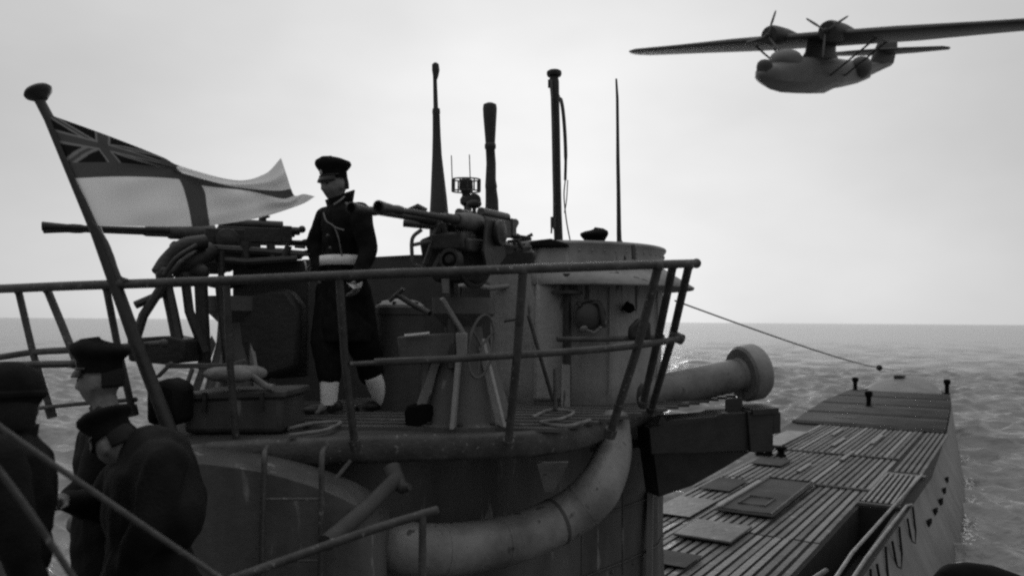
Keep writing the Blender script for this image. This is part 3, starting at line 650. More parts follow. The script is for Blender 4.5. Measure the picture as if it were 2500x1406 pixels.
b = MB(); b.tube(bez([P(500, 590, 5.4), P(450, 600, 5.3), P(410, 635, 5.25), P(388, 668, 5.2)], 16), .05, 10); b.tube(bez([P(520, 610, 5.5), P(470, 640, 5.4), P(430, 670, 5.4)], 12), .06, 10); b.tube(bez([P(480, 598, 5.25), P(430, 630, 5.15), P(400, 672, 5.12)], 12), .014, 8); b.build('seat_arm', 'gun', g1)
b = MB(); b.ell(P(485, 664, 5.4), (.07, 0, 0), (0, .06, 0), (0, 0, .06)); b.build('seat_pad', 'gun', g1)
b = MB(); b.ell(P(400, 672, 5.2), (.05, 0, 0), (0, .05, 0), (0, 0, .06)); b.build('seat_pad', 'gun', g1)
for pts, r in (([(415, 670, 5.2), (350, 770, 5.1), (325, 850, 5.05)], .03), ([(400, 670, 5.25), (420, 760, 5.2), (440, 860, 5.15)], .038), ([(450, 665, 5.3), (462, 760, 5.3), (500, 860, 5.3)], .032), ([(535, 690, 5.5), (545, 800, 5.5), (560, 930, 5.45)], .03), ([(330, 745, 5.1), (400, 715, 5.2)], .025), ([(490, 680, 5.4), (500, 900, 5.4)], .045)):
    tubepx(pts, r, 8).build('mount_leg', 'gun', g1)
b = MB(); b.prism([P(308, 826, 5.05), P(400, 820, 5.05), P(450, 830, 5.1), P(448, 885, 5.1), P(400, 890, 5.05), P(312, 882, 5.05)], V((.03, .25, 0))); b.build('ammunition_box', 'gun', g1, bevel=.015)
b = MB(); b.bar(P(405, 893, 5.0), P(560, 893, 5.0), .03, .03); b.bar(P(560, 893, 5.0), P(600, 880, 5.0), .025, .025); b.build('foot_bar', 'gunlight', g1, bevel=.004)
b = MB(); b.bar(P(385, 920, 4.9), P(420, 885, 4.9), .03, .02); b.bar(P(440, 985, 4.85), P(470, 900, 4.9), .03, .02); b.build('side_strut', 'gunlight', g1, bevel=.004)
b = MB(); b.prism([P(565, 730, 5.6), P(640, 715, 5.6), P(700, 700, 5.65), P(735, 750, 5.65), P(730, 900, 5.65), P(600, 940, 5.6), P(560, 870, 5.6)], V((0, .2, 0))); b.build('pedestal_cover', 'gun', g1, bevel=.04)

# ------------------------------------------------------------------ ready-use lockers and gear on the platform
def cyl_locker(px, py, d, r, h, label, m='towerdark', lid='casing', group=None):
    f = PF(px, py, PLZ); t = thing('ammunition_locker', label, 'locker', f, group)
    MB().lathe(f, (0, 0, 1), [(r, 0), (r, h - .05), (r * 1.04, h - .045), (r * 1.04, h)], 26).build('body', m, t)
    l = MB().lathe(f + V((0, 0, h + .002)), (0, 0, 1), [(r * .98, 0), (r * .96, .02), (r * .7, .05), (r * .3, .065), (.01, .068)], 26).build('lid', lid, t)
    b = MB()
    for k in range(3): w = k * math.pi / 3 + .4; dd = V((math.cos(w), math.sin(w), 0)); b.bar(f + dd * r * .95 + V((0, 0, h + .03)), f - dd * r * .95 + V((0, 0, h + .03)), .02, .03)
    b.build('lid_strap', 'gun', t, smooth=False)
    return t
cyl_locker(975, 1004, 0, .185, .76, 'tall round ammunition locker with pale domed lid behind the nearer gun', lid='pale')
f = PF(556, 1066, PLZ)
t = thing('ready_use_locker', 'low wide box locker at the rail, crumpled canvas on its lid, left of the sailor', 'locker', f)
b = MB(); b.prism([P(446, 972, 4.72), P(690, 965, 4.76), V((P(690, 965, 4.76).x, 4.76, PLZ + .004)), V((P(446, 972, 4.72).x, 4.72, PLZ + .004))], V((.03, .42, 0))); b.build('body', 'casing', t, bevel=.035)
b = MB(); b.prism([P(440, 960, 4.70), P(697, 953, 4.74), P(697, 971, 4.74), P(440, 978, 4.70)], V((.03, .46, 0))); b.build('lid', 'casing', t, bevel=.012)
for x in (500, 640):
    b = MB(); b.bar(P(x, 958, 4.69), P(x, 1005, 4.69), .03, .02); b.build('latch', 'gun', t, smooth=False)
b = MB(); b.tube([P(440, 950, 4.75), P(700, 950, 4.75)], .01, 6)
cv = MB()
for k in range(11):
    w = random.uniform(0, 6.28); r = random.uniform(0, .17); c = f + V((r * math.cos(w), .16 + r * math.sin(w), .355))
    x = V((random.uniform(.05, .11), random.uniform(-.04, .04), 0)); cv.ell(c, x, V((-x.y, x.x * .7, 0)), V((0, 0, random.uniform(.025, .05))), 12, 8)
solo(cv, 'canvas_bundle', 'canvas', 'crumpled pale canvas lying on the low box locker', 'canvas')
solo(tubepx([(596, 900, 4.75), (625, 925, 4.75), (650, 942, 4.75), (668, 946, 4.72)], .02, 9, 16), 'hose_end', 'canvas', 'short pale hose end lying over the low box locker', 'hose')
b = MB(); b.prism([P(352, 940, 4.5), P(400, 925, 4.5), P(438, 940, 4.5), P(436, 1040, 4.5), P(352, 1040, 4.5)], V((.02, .2, 0)))
solo(b, 'kit_bag', 'coat2', 'dark kit bag hung on the rail behind the stooping man', 'bag', bevel=.04)
t = thing('ammunition_tray', 'shallow metal tray with a white top edge beside the nearer gun', 'tray', PF(1040, 1015, PLZ))
b = MB(); b.prism([P(968, 822, 5.0), P(1108, 812, 5.0), P(1108, 872, 5.0), P(975, 880, 5.0)], V((0, .22, 0))); b.build('box', 'casing', t, bevel=.01)
b = MB(); b.bar(P(988, 818, 4.98), P(1048, 812, 4.98), .02, .012); b.build('lip', 'white', t, smooth=False)  # white strip along the tray's top edge
b = MB(); b.tube([P(1040, 872, 5.1), V((P(1040, 872, 5.1).x, 5.1, PLZ))], .03, 8); b.build('leg', 'casing', t)
b = MB(); c = PF(1020, 1003, PLZ); b.ell(c + V((0, 0, .012)), (.1, .03, 0), (-.03, .08, 0), (0, 0, .022), 14, 6); b.ell(c + V((-.07, -.02, .012)), (.05, .02, 0), (-.02, .05, 0), (0, 0, .016), 14, 6)
solo(b, 'white_cloth', 'white', 'white cloth dropped on the platform at the foot of the nearer gun', 'cloth')
b = MB(); c = PF(1030, 1045, PLZ); b.lathe(c, (0, 0, 1), [(.1, 0), (.11, .1), (.09, .14), (.03, .16)], 16); solo(b, 'bucket', 'black', 'small dark bucket beside the gun pedestal', 'bucket')
# loose rope on the platform planks
def rope(pts, r, label):
    q = bez([PF(x, y, PLZ + .03 + .004 * (i % 2)) for i, (x, y) in enumerate(pts)], 50); solo(MB().tube(q, r, 7), 'rope', 'canvas', label, 'rope', 'ropes lying on the platform')
rope([(705, 1046), (760, 1034), (830, 1030), (800, 1048), (740, 1058), (705, 1062)], .012, 'loose rope on the planks at the feet of the white-gaitered sailor')
rope([(1300, 1018), (1345, 1000), (1400, 1006), (1370, 1022), (1320, 1030), (1380, 1040), (1440, 1026)], .012, 'loose rope on the planks right of the nearer gun')
# round lamp and gear on the tower side
t = thing('signal_lamp', 'round lamp with a pale rag tied below it on the conning tower side', 'lamp', P(1440, 840, 6.2))
b = MB(); b.lathe(P(1437, 772, 6.32), V((.02, -1, .05)), [(.07, 0), (.12, .02), (.125, .1), (.115, .11), (.1, .09), (.01, .085)], 24); b.build('lamp_body', 'towerdark', t)
MB().lathe(P(1437, 772, 6.22), V((.02, -1, .05)), [(.098, 0), (.08, .015), (.01, .025)], 24).build('lens', 'towerdark', t)
b = MB(); b.tube(bez([P(1440, 742, 6.25), P(1462, 742, 6.22), P(1470, 770, 6.2), P(1475, 800, 6.2)], 12), .022, 8); b.tube([P(1412, 738, 6.25), P(1418, 750, 6.22)], .02, 8); b.build('lamp_bracket', 'gun', t)
b = MB()
for (x, y, rx, ry) in ((1425, 802, .03, .024), (1475, 790, .016, .03), (1466, 800, .018, .012)): b.ell(P(x, y, 6.2), (rx, 0, 0), (0, .02, 0), (.2 * rx, 0, ry), 12, 8)
b.tube([P(1425, 803, 6.2), P(1450, 812, 6.2), P(1468, 800, 6.2)], .012, 6)
solo(b, 'white_rag', 'canvas', 'pale rag lashed under the round lamp on the tower', 'rag')
b = MB(); b.tube([P(1384, 668, 6.3), P(1384, 1000, 6.3)], .033, 10); b.lathe(P(1384, 714, 6.3), (0, 0, 1), [(.12, -.012), (.12, .012)], 12); b.tube([P(1362, 714, 6.28), P(1365, 690, 6.28)], .02, 8); b.tube([P(1408, 714, 6.28), P(1402, 690, 6.28)], .016, 8); b.build('vertical_pipe', 'gun', sub)
b = MB(); b.prism([P(1372, 890, 6.25), P(1392, 890, 6.25), P(1392, 995, 6.25), P(1370, 995, 6.25)], V((0, .04, 0))); b.build('worn_plate', 'tower', sub)
for pts in ([(1290, 770, 5.9), (1345, 960, 5.9), (1360, 1000, 5.95)], [(1355, 1000, 5.9), (1355, 900, 5.95)], [(1230, 783, 6.2), (1258, 779, 6.2)]):
    tubepx(pts, .014, 7).build('stay', 'rail', sub)
b = MB(); b.prism([P(1538, 800, 6.1), P(1560, 775, 6.1), P(1590, 785, 6.1), P(1590, 830, 6.1), P(1535, 828, 6.1)], V((0, .1, 0))); b.build('cable_gland', 'gun', sub, bevel=.02)
b = MB(); b.prism([P(1280, 594, 6.3), P(1310, 586, 6.3), P(1345, 582, 6.3), P(1385, 594, 6.3), P(1392, 602, 6.3), P(1290, 604, 6.3)], V((0, .3, 0))); solo(b, 'canvas_cover', 'coat2', 'dark canvas cover bunched on the bridge coaming at the mast foot', 'cover', bevel=.02)

# ------------------------------------------------------------------ masts and aerials
def mast_px(name, label, cat, prof, d, m='mast', n=16):
    """vertical round mast from photo half-widths; prof rows are (centre px, y, half width px)"""
    t = thing(name, label, cat, P(prof[-1][0], prof[-1][1], d) - V((0, 0, .8)))
    q = [P(x, y, d) for x, y, _ in prof]; rs = [w * d / F for _, _, w in prof]
    q.append(q[-1] - V((0, 0, .8))); rs.append(rs[-1])
    return t, q, rs
t, q, rs = mast_px('attack_periscope', 'tall thin-headed periscope mast, leftmost of the masts', 'periscope', [(1063, 154, 4), (1063, 158, 8.5), (1064, 172, 9.5), (1063.5, 186, 7), (1062, 196, 5), (1064, 268, 6)], 7.1)
MB().tube(q[:6], rs[:6], 14).build('head_tube', 'mast', t)
q = [P(x, y, 7.1) for x, y, _ in [(1065, 266, 0), (1065, 276, 0), (1065, 280, 0), (1066, 330, 0), (1067, 380, 0), (1069, 430, 0), (1071, 480, 0), (1072, 520, 0)]]; q.append(q[-1] - V((0, 0, 1.3)))
MB().tube(q, [w * 7.1 / F for w in (9, 10, 9, 10, 12, 16, 20, 23, 24)], 18).build('fairing_tube', 'mast', t)
t, q, rs = mast_px('sky_periscope', 'thick club-headed periscope mast, second from the left', 'periscope', [(1196, 252, 8), (1196, 256, 16), (1196, 266, 17.5), (1196, 285, 16.5), (1197, 350, 12), (1197, 354, 14), (1197, 362, 14), (1197, 366, 11.5), (1199, 400, 12), (1198, 440, 13), (1199, 456, 15), (1199, 462, 14), (1201, 490, 16), (1201, 520, 17)], 7.0)
MB().tube(q[:5], rs[:5], 18).build('head', 'mast', t); MB().tube(q[4:], rs[4:], 18).build('tube', 'mast', t)
t, q, rs = mast_px('flag_mast', 'round mast with a disc cap and loops of signal rope at the tower', 'mast', [(1352, 186, 10), (1353, 200, 12), (1355, 240, 10.5), (1357, 320, 10.5), (1359, 430, 10.5), (1361, 520, 10.5), (1364, 600, 11)], 6.7)
MB().tube(q, rs, 16).build('pole', 'mast', t)
MB().lathe(P(1353, 188, 6.7), (-.02, 0, 1), [(.03, 0), (.055, .004), (.062, .02), (.06, .042), (.045, .052), (.01, .054)], 20).build('cap_disc', 'gun', t)
tubepx([(1340, 195, 6.7), (1340, 215, 6.7)], .009, 6).build('shackle', 'gun', t)
tubepx([(1346, 195, 6.65), (1349, 300, 6.62), (1352, 420, 6.62), (1353, 560, 6.62)], .010, 7, 20).build('signal_rope', 'rail', t)
tubepx([(1362, 225, 6.66), (1372, 255, 6.6), (1378, 310, 6.58), (1381, 380, 6.58), (1380, 440, 6.58)], [.004] * 4 + [.015] * 16 + [.012] * 6, 8, 25).build('furled_pennant', 'gun', t)
tubepx([(1380, 440, 6.58), (1377, 480, 6.58), (1383, 540, 6.58), (1392, 588, 6.58)], .006, 6, 14).build('signal_rope', 'wire', t)
tubepx([(1386, 440, 6.58), (1383, 490, 6.58), (1378, 520, 6.58)], .005, 6, 14).build('signal_rope', 'wire', t)
b = tubepx([(1350, 530, 6.6), (1350, 556, 6.6)], .02, 8); tubepx([(1347, 550, 6.6), (1346, 570, 6.6)], .008, 6, mb=b); b.build('cleat', 'gun', t)
t, q, rs = mast_px('rod_aerial', 'thin whip aerial rising from the tower coaming, rightmost of the masts', 'aerial', [(1504.5, 193, 2.4), (1507, 240, 3.6), (1508, 330, 4), (1508.5, 390, 4.6), (1510, 470, 5), (1511, 560, 5.8), (1512, 600, 6.5)], 6.55)
MB().tube(q[:-1], rs[:-1], 10).build('rod', 'mast', t)
b = MB(); c = P(1513, 606, 6.55); b.lathe(c - V((0, 0, .1)), (0, 0, 1), [(.075, 0), (.075, .1), (.05, .115), (.03, .14), (.02, .16)], 16); b.build('insulator_base', 'gun', t)
# cage aerial with two rods
c = P(1140, 490, 6.3)
t = thing('cage_aerial', 'small open cage aerial with two upright rods above the nearer gun', 'aerial', c - V((0, 0, .3)))
cc = P(1138, 453, 6.3); b = MB()
for z in (.045, -.045): b.tube([cc + V((.108 * math.cos(w), .08 * math.sin(w), z)) for w in np.linspace(0, 6.2832, 21)[:-1]], .006, 6, closed=True)
b.build('cage_ring', 'gun', t)
for k in range(12):
    w = k * math.pi / 6 + .12; p = cc + V((.108 * math.cos(w), .08 * math.sin(w), 0)); MB().tube([p - V((0, 0, .045)), p + V((0, 0, .045))], .006, 5).build('cage_bar', 'gun', t)
for x in ((1102, 380), (1146, 378)): tubepx([(x[0], x[1], 6.3), (x[0] + 2, 440, 6.3)], .0045, 6).build('rod', 'gun', t)
b = MB(); b.lathe(cc + V((0, 0, -.16)), (0, 0, 1), [(.02, 0), (.045, .02), (.048, .05), (.03, .08), (.035, .1), (.055, .14), (.05, .2), (.02, .22)], 14); b.build('pivot_head', 'gun', t)
tubepx([(1140, 492, 6.3), (1143, 520, 6.3), (1150, 620, 6.4), (1150, 700, 6.5)], .03, 10).build('post', 'gunlight', t)

# ------------------------------------------------------------------ hinged air mast lying forward, its trunk, and the beam
t = thing('air_mast', 'thick grey air pipe with a flanged head lying forward along the tower', 'mast', P(1560, 1000, 6.2))
A, E_ = P(1385, 1002, 6.6), P(1812, 913, 7.15); ax = (E_ - A).normalized(); LL = (E_ - A).length
MB().lathe(A, ax, [(.15, 0), (.165, .25), (.16, .48), (.15, .66), (.142, LL - .12), (.138, LL - .02)], 30).build('tube', 'tube', t)
MB().lathe(E_, ax, [(.14, -.05), (.15, -.02), (.225, -.02), (.245, .0), (.247, .13), (.225, .165), (.12, .165), (.11, .05)], 34).build('flange', 'tube', t)
MB().lathe(A + ax * .58, ax, [(.15, -.05), (.2, -.045), (.215, -.02), (.215, .02), (.2, .045), (.15, .05)], 30).build('collar', 'gun', t)
b = MB(); b.prism([P(1770, 975, 6.9), P(1812, 970, 6.9), P(1812, 1045, 6.9), P(1770, 1048, 6.9)], V((.03, .09, 0))); b.build('rest_post', 'gun', t, bevel=.006)
q = bez([P(1500, 1020, 5.85), P(1496, 1110, 5.65), P(1456, 1198, 5.45), P(1388, 1256, 5.4), P(1280, 1306, 5.22), P(1160, 1334, 5.0), P(1050, 1342, 4.85), P(980, 1335, 4.82), P(930, 1315, 4.95)], 48)
tr = MB().tube(q, [.105 + .05 * min(1, i / 12) for i in range(49)][::1], 26).build('air_trunk', 'tube', t)
for i in (15, 20, 27, 34): MB().tube([q[i] - (q[i + 1] - q[i]).normalized() * .012, q[i] + (q[i + 1] - q[i]).normalized() * .012], .158, 26).build('trunk_band', 'towerdark' if i == 20 else 'tube', tr)
t = thing('support_beam', 'dark box beam with a square end plate carrying the air pipe head', 'beam', P(1700, 1110, 6.6))
b = MB(); b.prism([P(1585, 1046, 6.35), P(1640, 1024, 6.4), P(1745, 1016, 6.6), P(1765, 1010, 6.7), P(1840, 1005, 6.8), P(1840, 1100, 6.8), P(1700, 1104, 6.6), P(1590, 1110, 6.35)], V((-.05, .32, 0))); b.build('beam_box', 'gun', t, bevel=.01)
b = MB(); b.prism([P(1825, 1003, 6.75), P(1890, 998, 6.8), P(1888, 1103, 6.8), P(1832, 1104, 6.75)], V((-.03, .4, 0))); b.build('end_block', 'gun', t, bevel=.01)
b = MB(); b.prism([P(1838, 1000, 6.73), P(1902, 995, 6.8), P(1902, 1010, 6.8), P(1838, 1014, 6.73)], V((-.03, .42, 0))); b.prism([P(1888, 1008, 6.8), P(1906, 1006, 6.8), P(1906, 1056, 6.8), P(1888, 1060, 6.8)], V((0, .4, 0))); b.build('end_plate', 'gun', t, bevel=.004)
b = MB(); b.prism([P(1596, 1105, 6.6), P(1832, 1102, 6.85), P(1770, 1140, 6.85), P(1690, 1185, 6.75), P(1610, 1212, 6.7)], V((-.08, .2, 0))); b.build('gusset', 'gun', t, smooth=False)
b = MB(); b.prism([P(1612, 1020, 6.3), P(1618, 1014, 6.3), P(1624, 1022, 6.3), P(1630, 1034, 6.3), P(1606, 1036, 6.3)], V((0, .05, 0))); b.build('lug', 'gun', t)
# jumper wire to the bow
a, e = P(1648, 734, 6.9), B(42.5, 4.9, dz(39) + .8); ins = P(2148, 881, 30)
w = thing('jumper_wire', 'thin wire running from the tower down to the bow with a dark insulator', 'wire', a)
n = 24; pts = []
for k in range(n + 1):
    f = k / n; p = a.lerp(e, f); p.z -= .55 * 4 * f * (1 - f) * .3; pts.append(p)
MB().tube(pts, [.007 + .009 * min(1, k / 8) for k in range(n + 1)], 6).build('strand', 'wire', w)
k = min(range(n), key=lambda i: abs((pts[i].x / pts[i].y) * F + PX - 2148)); dd = (pts[k + 1] - pts[k]).normalized()
MB().lathe(pts[k], dd, [(.03, -.3), (.07, -.2), (.1, 0), (.07, .2), (.03, .3)], 12).build('insulator', 'black', w)

# ------------------------------------------------------------------ fender afloat alongside, foam at the hull
c = P(2395, 1452, 6.4)
fd = thing('fender', 'black rounded rubber fender hanging outside the hull in the lower right corner', 'fender', c)
b = MB(); b.lathe(c - V((.27, 0, 0)), V((1, .15, -.1)), [(.05, -.06), (.17, -.03), (.235, .05), (.26, .2), (.25, .4), (.2, .6), (.08, .72)], 26); b.build('body', 'black', fd)
MB().tube([c + V((.35, .05, -.05)), c + V((1.2, -.5, .3)), c + V((2.6, -1.4, 1.6))], .02, 7).build('lanyard', 'black', fd)
fb = MB()
for k in range(420):
    t_ = random.uniform(9, 34); s = lerp_tab(STB, t_) - (.52 if t_ < 25 else .5 * max(.25, 1 - (t_ - 25) / 18)) - abs(random.gauss(0, .16)) - .02
    p = B(t_, s, random.uniform(-.02, .04)); r = random.uniform(.015, .06); w = random.uniform(0, 3.1)
    fb.ell(p, (r * math.cos(w), r * math.sin(w), 0), (-r * .5 * math.sin(w), r * .5 * math.cos(w), 0), (0, 0, .02), 8, 4)
o = fb.build('hull_wash', 'foam'); tag(o, 'broken white foam lapping along the hull side', kind='stuff')

# ------------------------------------------------------------------ flying boat
def R3(y, p, r):
    cy, sy, cp, sp, c_, s_ = math.cos(y), math.sin(y), math.cos(p), math.sin(p), math.cos(r), math.sin(r)
    return np.array([[cy, -sy, 0], [sy, cy, 0], [0, 0, 1]]) @ np.array([[cp, 0, -sp], [0, 1, 0], [sp, 0, cp]]) @ np.array([[1, 0, 0], [0, c_, -s_], [0, s_, c_]])
PR = R3(-2.3992, -.2011, -.1717); PO = np.array([21.574, 57.807, 20.031 + CZ])
def A_(f, s, u): return V(PR @ np.array([f, s, u]) + PO)
def D_(f, s, u): return V(PR @ np.array([f, s, u]))
ap = thing('flying_boat', 'twin-engined flying boat with high parasol wing passing low overhead', 'aircraft', A_(0, 0, -2))
def airfoil(chord, th, n=14):
    xs = [.5 * (1 - math.cos(math.pi * k / n)) for k in range(n + 1)]
    yt = [5 * th * (.2969 * math.sqrt(x) - .126 * x - .3516 * x * x + .2843 * x**3 - .1015 * x**4) for x in xs]
    return [(x, 1.15 * y) for x, y in zip(xs, yt)] + [(x, -.75 * y) for x, y in list(zip(xs, yt))[::-1][1:-1]]
def wing(stations, name, parent, m='plane', inc=.13):
    rows = []
    for s, lead, chord, h, th in stations: rows.append([A_(lead - x * chord, s, h + y * chord + inc * (.25 - x) * chord) for x, y in airfoil(chord, th)])
    b = MB(); b.grid(rows, closed=True); n = len(rows[0]); b.f.append(tuple(range(n))); b.f.append(tuple(len(b.v) - n + k for k in range(n))); return b.build(name, m, parent, angle=50)
st = [(-16.7, .3, 1.1, 0, .2), (-16.4, .8, 1.9, 0, .17), (-15.6, 1.25, 2.5, 0, .17), (-11, 1.75, 3.3, 0, .14), (-6, 2.1, 4.3, 0, .15), (0, 2.1, 4.4, 0, .16)]
wing(st + [(-a, b_, c_, d_, e_) for a, b_, c_, d_, e_ in st[::-1][1:]], 'wing', ap)
# hull sections: (f, half width, keel u, chine u, top u)
hs = [(7.9, .1, -2.6, -2.5, -2.3), (7.5, .55, -3.2, -2.8, -1.95), (6.5, .95, -3.75, -3.1, -1.75), (5, 1.25, -4.1, -3.3, -1.45), (3, 1.42, -4.25, -3.4, -1.25), (1, 1.5, -4.3, -3.4, -1.25), (-1.2, 1.5, -4.3, -3.4, -1.25), (-1.4, 1.45, -4.0, -3.35, -1.25), (-4, 1.25, -3.75, -3.2, -1.35), (-6.5, 1.0, -3.4, -2.9, -1.45), (-6.7, .92, -3.0, -2.7, -1.45), (-9.5, .5, -2.45, -2.2, -1.4), (-12.4, .1, -1.75, -1.65, -1.35)]
rows = []
for f, w_, k_, c_, t_ in hs:
    k_ = t_ + (k_ - t_) * .8; c_ = t_ + (c_ - t_) * .8
    rows.append([A_(f, 0, k_), A_(f, w_ * .6, k_ + (c_ - k_) * .55), A_(f, w_, c_), A_(f, w_ * .98, (c_ * .5 + t_ * .5)), A_(f, w_ * .8, t_ - .18 * (t_ - c_)), A_(f, w_ * .4, t_ - .03), A_(f, 0, t_),
                 A_(f, -w_ * .4, t_ - .03), A_(f, -w_ * .8, t_ - .18 * (t_ - c_)), A_(f, -w_ * .98, (c_ * .5 + t_ * .5)), A_(f, -w_, c_), A_(f, -w_ * .6, k_ + (c_ - k_) * .55)])
b = MB(); b.grid(rows, closed=True); n = 12; b.f.append(tuple(range(n))); b.f.append(tuple(len(b.v) - n + k for k in range(n))); hullp = b.build('fuselage', 'flyhull', ap, angle=45)
b = MB(); b.lathe(A_(7.3, 0, -2.1), D_(0, 0, 1), [(.5, -.2), (.52, .2), (.45, .45), (.25, .6), (.02, .64)], 16); b.build('bow_turret', 'plane', hullp)
b = MB(); b.ell(A_(4.6, 0, -1.5), D_(1.3, 0, 0), D_(0, 1.05, 0), D_(0, 0, .75)); b.build('cockpit', 'flyhull', hullp)
for s in (-1, 1):
    b = MB(); b.ell(A_(-4.6, s * 1.05, -1.9), D_(1.35, 0, 0), D_(0, .65, 0), D_(0, 0, .8)); b.build('side_blister', 'planelight' if s < 0 else 'plane', hullp)
rows = [[A_(2.2 * math.cos(w) * k - .3, .38 * math.sin(w) * k, u) for w in np.linspace(0, 6.2832, 17)[:-1]] for u, k in ((-1.4, 1.25), (-.9, 1.0), (-.1, .95))]
b = MB(); b.grid(rows, closed=True); b.build('pylon', 'plane', ap)
for s in (-1, 1):
    for fo in (1.0, -1.2): MB().tube([A_(fo, s * 1.35, -2.6), A_(fo, s * 4.6, -.1)], .07, 8).build('wing_strut', 'plane', ap)
for s in (-2.1, 2.1):
    b = MB(); b.lathe(A_(.4, s, .28), D_(1, 0, 0), [(.25, -1.2), (.55, .6), (.66, 1.8), (.7, 2.5), (.62, 2.85), (.35, 2.9)], 22); na = b.build('engine_nacelle', 'plane', ap)
    hub = MB(); hub.lathe(A_(3.25, s, .28), D_(1, 0, 0), [(.2, 0), (.2, .2), (.12, .4), (.02, .48)], 14); pr = hub.build('propeller', 'plane', ap)
    for k in range(3):
        w = k * 2.0944 + (.5 if s > 0 else 1.25); dd = D_(0, math.cos(w), math.sin(w)); tt = D_(.35, -math.sin(w), math.cos(w)).normalized(); c0 = A_(3.45, s, .28); nn_ = dd.cross(tt)
        bl = MB(); bl.prism([c0 + dd * .2 - tt * .04, c0 + dd * .9 - tt * .08, c0 + dd * 1.55 - tt * .06, c0 + dd * 1.7, c0 + dd * 1.55 + tt * .06, c0 + dd * .9 + tt * .08, c0 + dd * .2 + tt * .04], nn_ * .05); bl.build('blade', 'planelight', pr, smooth=False)
# tail
b = MB(); fin = [(-8.6, -1.5), (-9.4, -.4), (-10.2, .5), (-11.0, 1.0), (-12.2, 1.05), (-12.9, .5), (-13.1, -.2), (-12.6, -1.5)]
b.prism([A_(f, -.14, u) for f, u in fin], D_(0, .28, 0)); b.build('fin', 'plane', ap, bevel=.05)
st = [(-4.9, -10.6, .5, 0.0, .1), (-4.6, -10.1, 1.5, 0.0, .1), (-2, -9.6, 2.4, 0, .1), (0, -9.5, 2.7, 0, .1)]
st = [(a, b_, c_, -.55, e_) for a, b_, c_, d_, e_ in st]
wing(st + [(-a, b_, c_, d_, e_) for a, b_, c_, d_, e_ in st[::-1][1:]], 'tailplane', ap)

# ------------------------------------------------------------------ people
def fuse(mb, name, m, parent, voxel=.008, smooth=4, fold=0.0, fscale=9.0, seed=0.0):
    """one continuous surface from overlapping volumes, with cloth folds"""
    me = bpy.data.meshes.new('tmp'); me.from_pydata([tuple(v) for v in mb.v], [], mb.f)
    bm = bmesh.new(); bm.from_mesh(me); bmesh.ops.recalc_face_normals(bm, faces=bm.faces); bm.to_mesh(me); bm.free()
    o = bpy.data.objects.new('tmp', me); C.objects.link(o)
    r = o.modifiers.new('r', 'REMESH'); r.mode = 'VOXEL'; r.voxel_size = voxel
    if smooth: s_ = o.modifiers.new('s', 'SMOOTH'); s_.factor = .5; s_.iterations = smooth
    dg = bpy.context.evaluated_depsgraph_get(); ev = o.evaluated_get(dg)
    nm = bpy.data.meshes.new_from_object(ev); bpy.data.objects.remove(o); bpy.data.meshes.remove(me)
    o0 = V((0, 0, 0)); q = parent
    while q is not None: o0 = o0 + q.location; q = q.parent
    n = len(nm.vertices); co = np.empty(n * 3, np.float32); no = np.empty(n * 3, np.float32)
    nm.vertices.foreach_get('co', co); nm.vertices.foreach_get('normal', no); co = co.reshape(-1, 3); no = no.reshape(-1, 3)
    if fold:
        d = np.array([mnoise.noise(V((float(p[0]) * fscale + seed, float(p[1]) * fscale, float(p[2]) * fscale * .38))) + .5 * mnoise.noise(V((float(p[0]) * fscale * 2.3, float(p[1]) * fscale * 2.3 + seed, float(p[2]) * fscale * 1.6))) for p in co])
        co = co + no * (d * fold)[:, None]
    co = co - np.array(tuple(o0), np.float32)
    nm.vertices.foreach_set('co', co.astype(np.float32).ravel()); nm.update()
    nm.materials.clear(); nm.materials.append(M[m] if isinstance(m, str) else m); nm.name = name
    nm.polygons.foreach_set('use_smooth', [True] * len(nm.polygons))
    ob = bpy.data.objects.new(name, nm); C.objects.link(ob)
    if parent: ob.parent = parent
    return ob
def head_mesh(mb, c, f, u, k=1.0):
    f = f.normalized(); l = u.cross(f).normalized(); u = f.cross(l).normalized()
    rows = []; nu_, nv_ = 40, 30
    for j in range(nv_ + 1):
        ph = -math.pi / 2 + math.pi * j / nv_; row = []
        for i in range(nu_):
            w = 2 * math.pi * i / nu_
            x, y, z = math.cos(w) * math.cos(ph), math.sin(w) * math.cos(ph), math.sin(ph)
            X, Y, Z = x * .098, y * .077, z * .12
            if z < 0:
                Y *= 1 - .3 * (-z) ** 1.4
                if x < 0: X *= 1 - .35 * (-z)
                else: X *= 1 - .1 * (-z)
            if x > .3:
                e = lambda y0, z0, sy, sz: math.exp(-((Y - y0) / sy) ** 2 - ((Z - z0) / sz) ** 2)
                X += .007 * e(0, .028, .05, .012)                                   # brow
                X -= .012 * (e(.032, .008, .016, .014) + e(-.032, .008, .016, .014))  # sockets
                nzp = max(0, min(1, (.02 - Z) / .05)) if Z > -.036 else max(0, 1 - (-.036 - Z) / .012)
                X += .030 * nzp * math.exp(-(Y / .013) ** 2)                        # nose
                X += .008 * e(0, -.062, .022, .009) + .006 * e(0, -.078, .02, .008)  # lips
                X += .014 * e(0, -.105, .024, .018)                                 # chin
                X += .006 * (e(.042, -.025, .02, .025) + e(-.042, -.025, .02, .025))
            row.append(c + (f * X + l * Y + u * Z) * k)
        rows.append(row)
    mb.grid(rows, closed=True)
    mb.f.append(tuple(len(mb.v) - nu_ + q for q in range(nu_)))
    for s in (-1, 1): mb.ell(c + (f * -.008 + l * s * .078 + u * -.008) * k, (f * .8 - u * .2) * .022 * k, (l * s + f * -.4).normalized() * .009 * k, u * .034 * k, 10, 8)
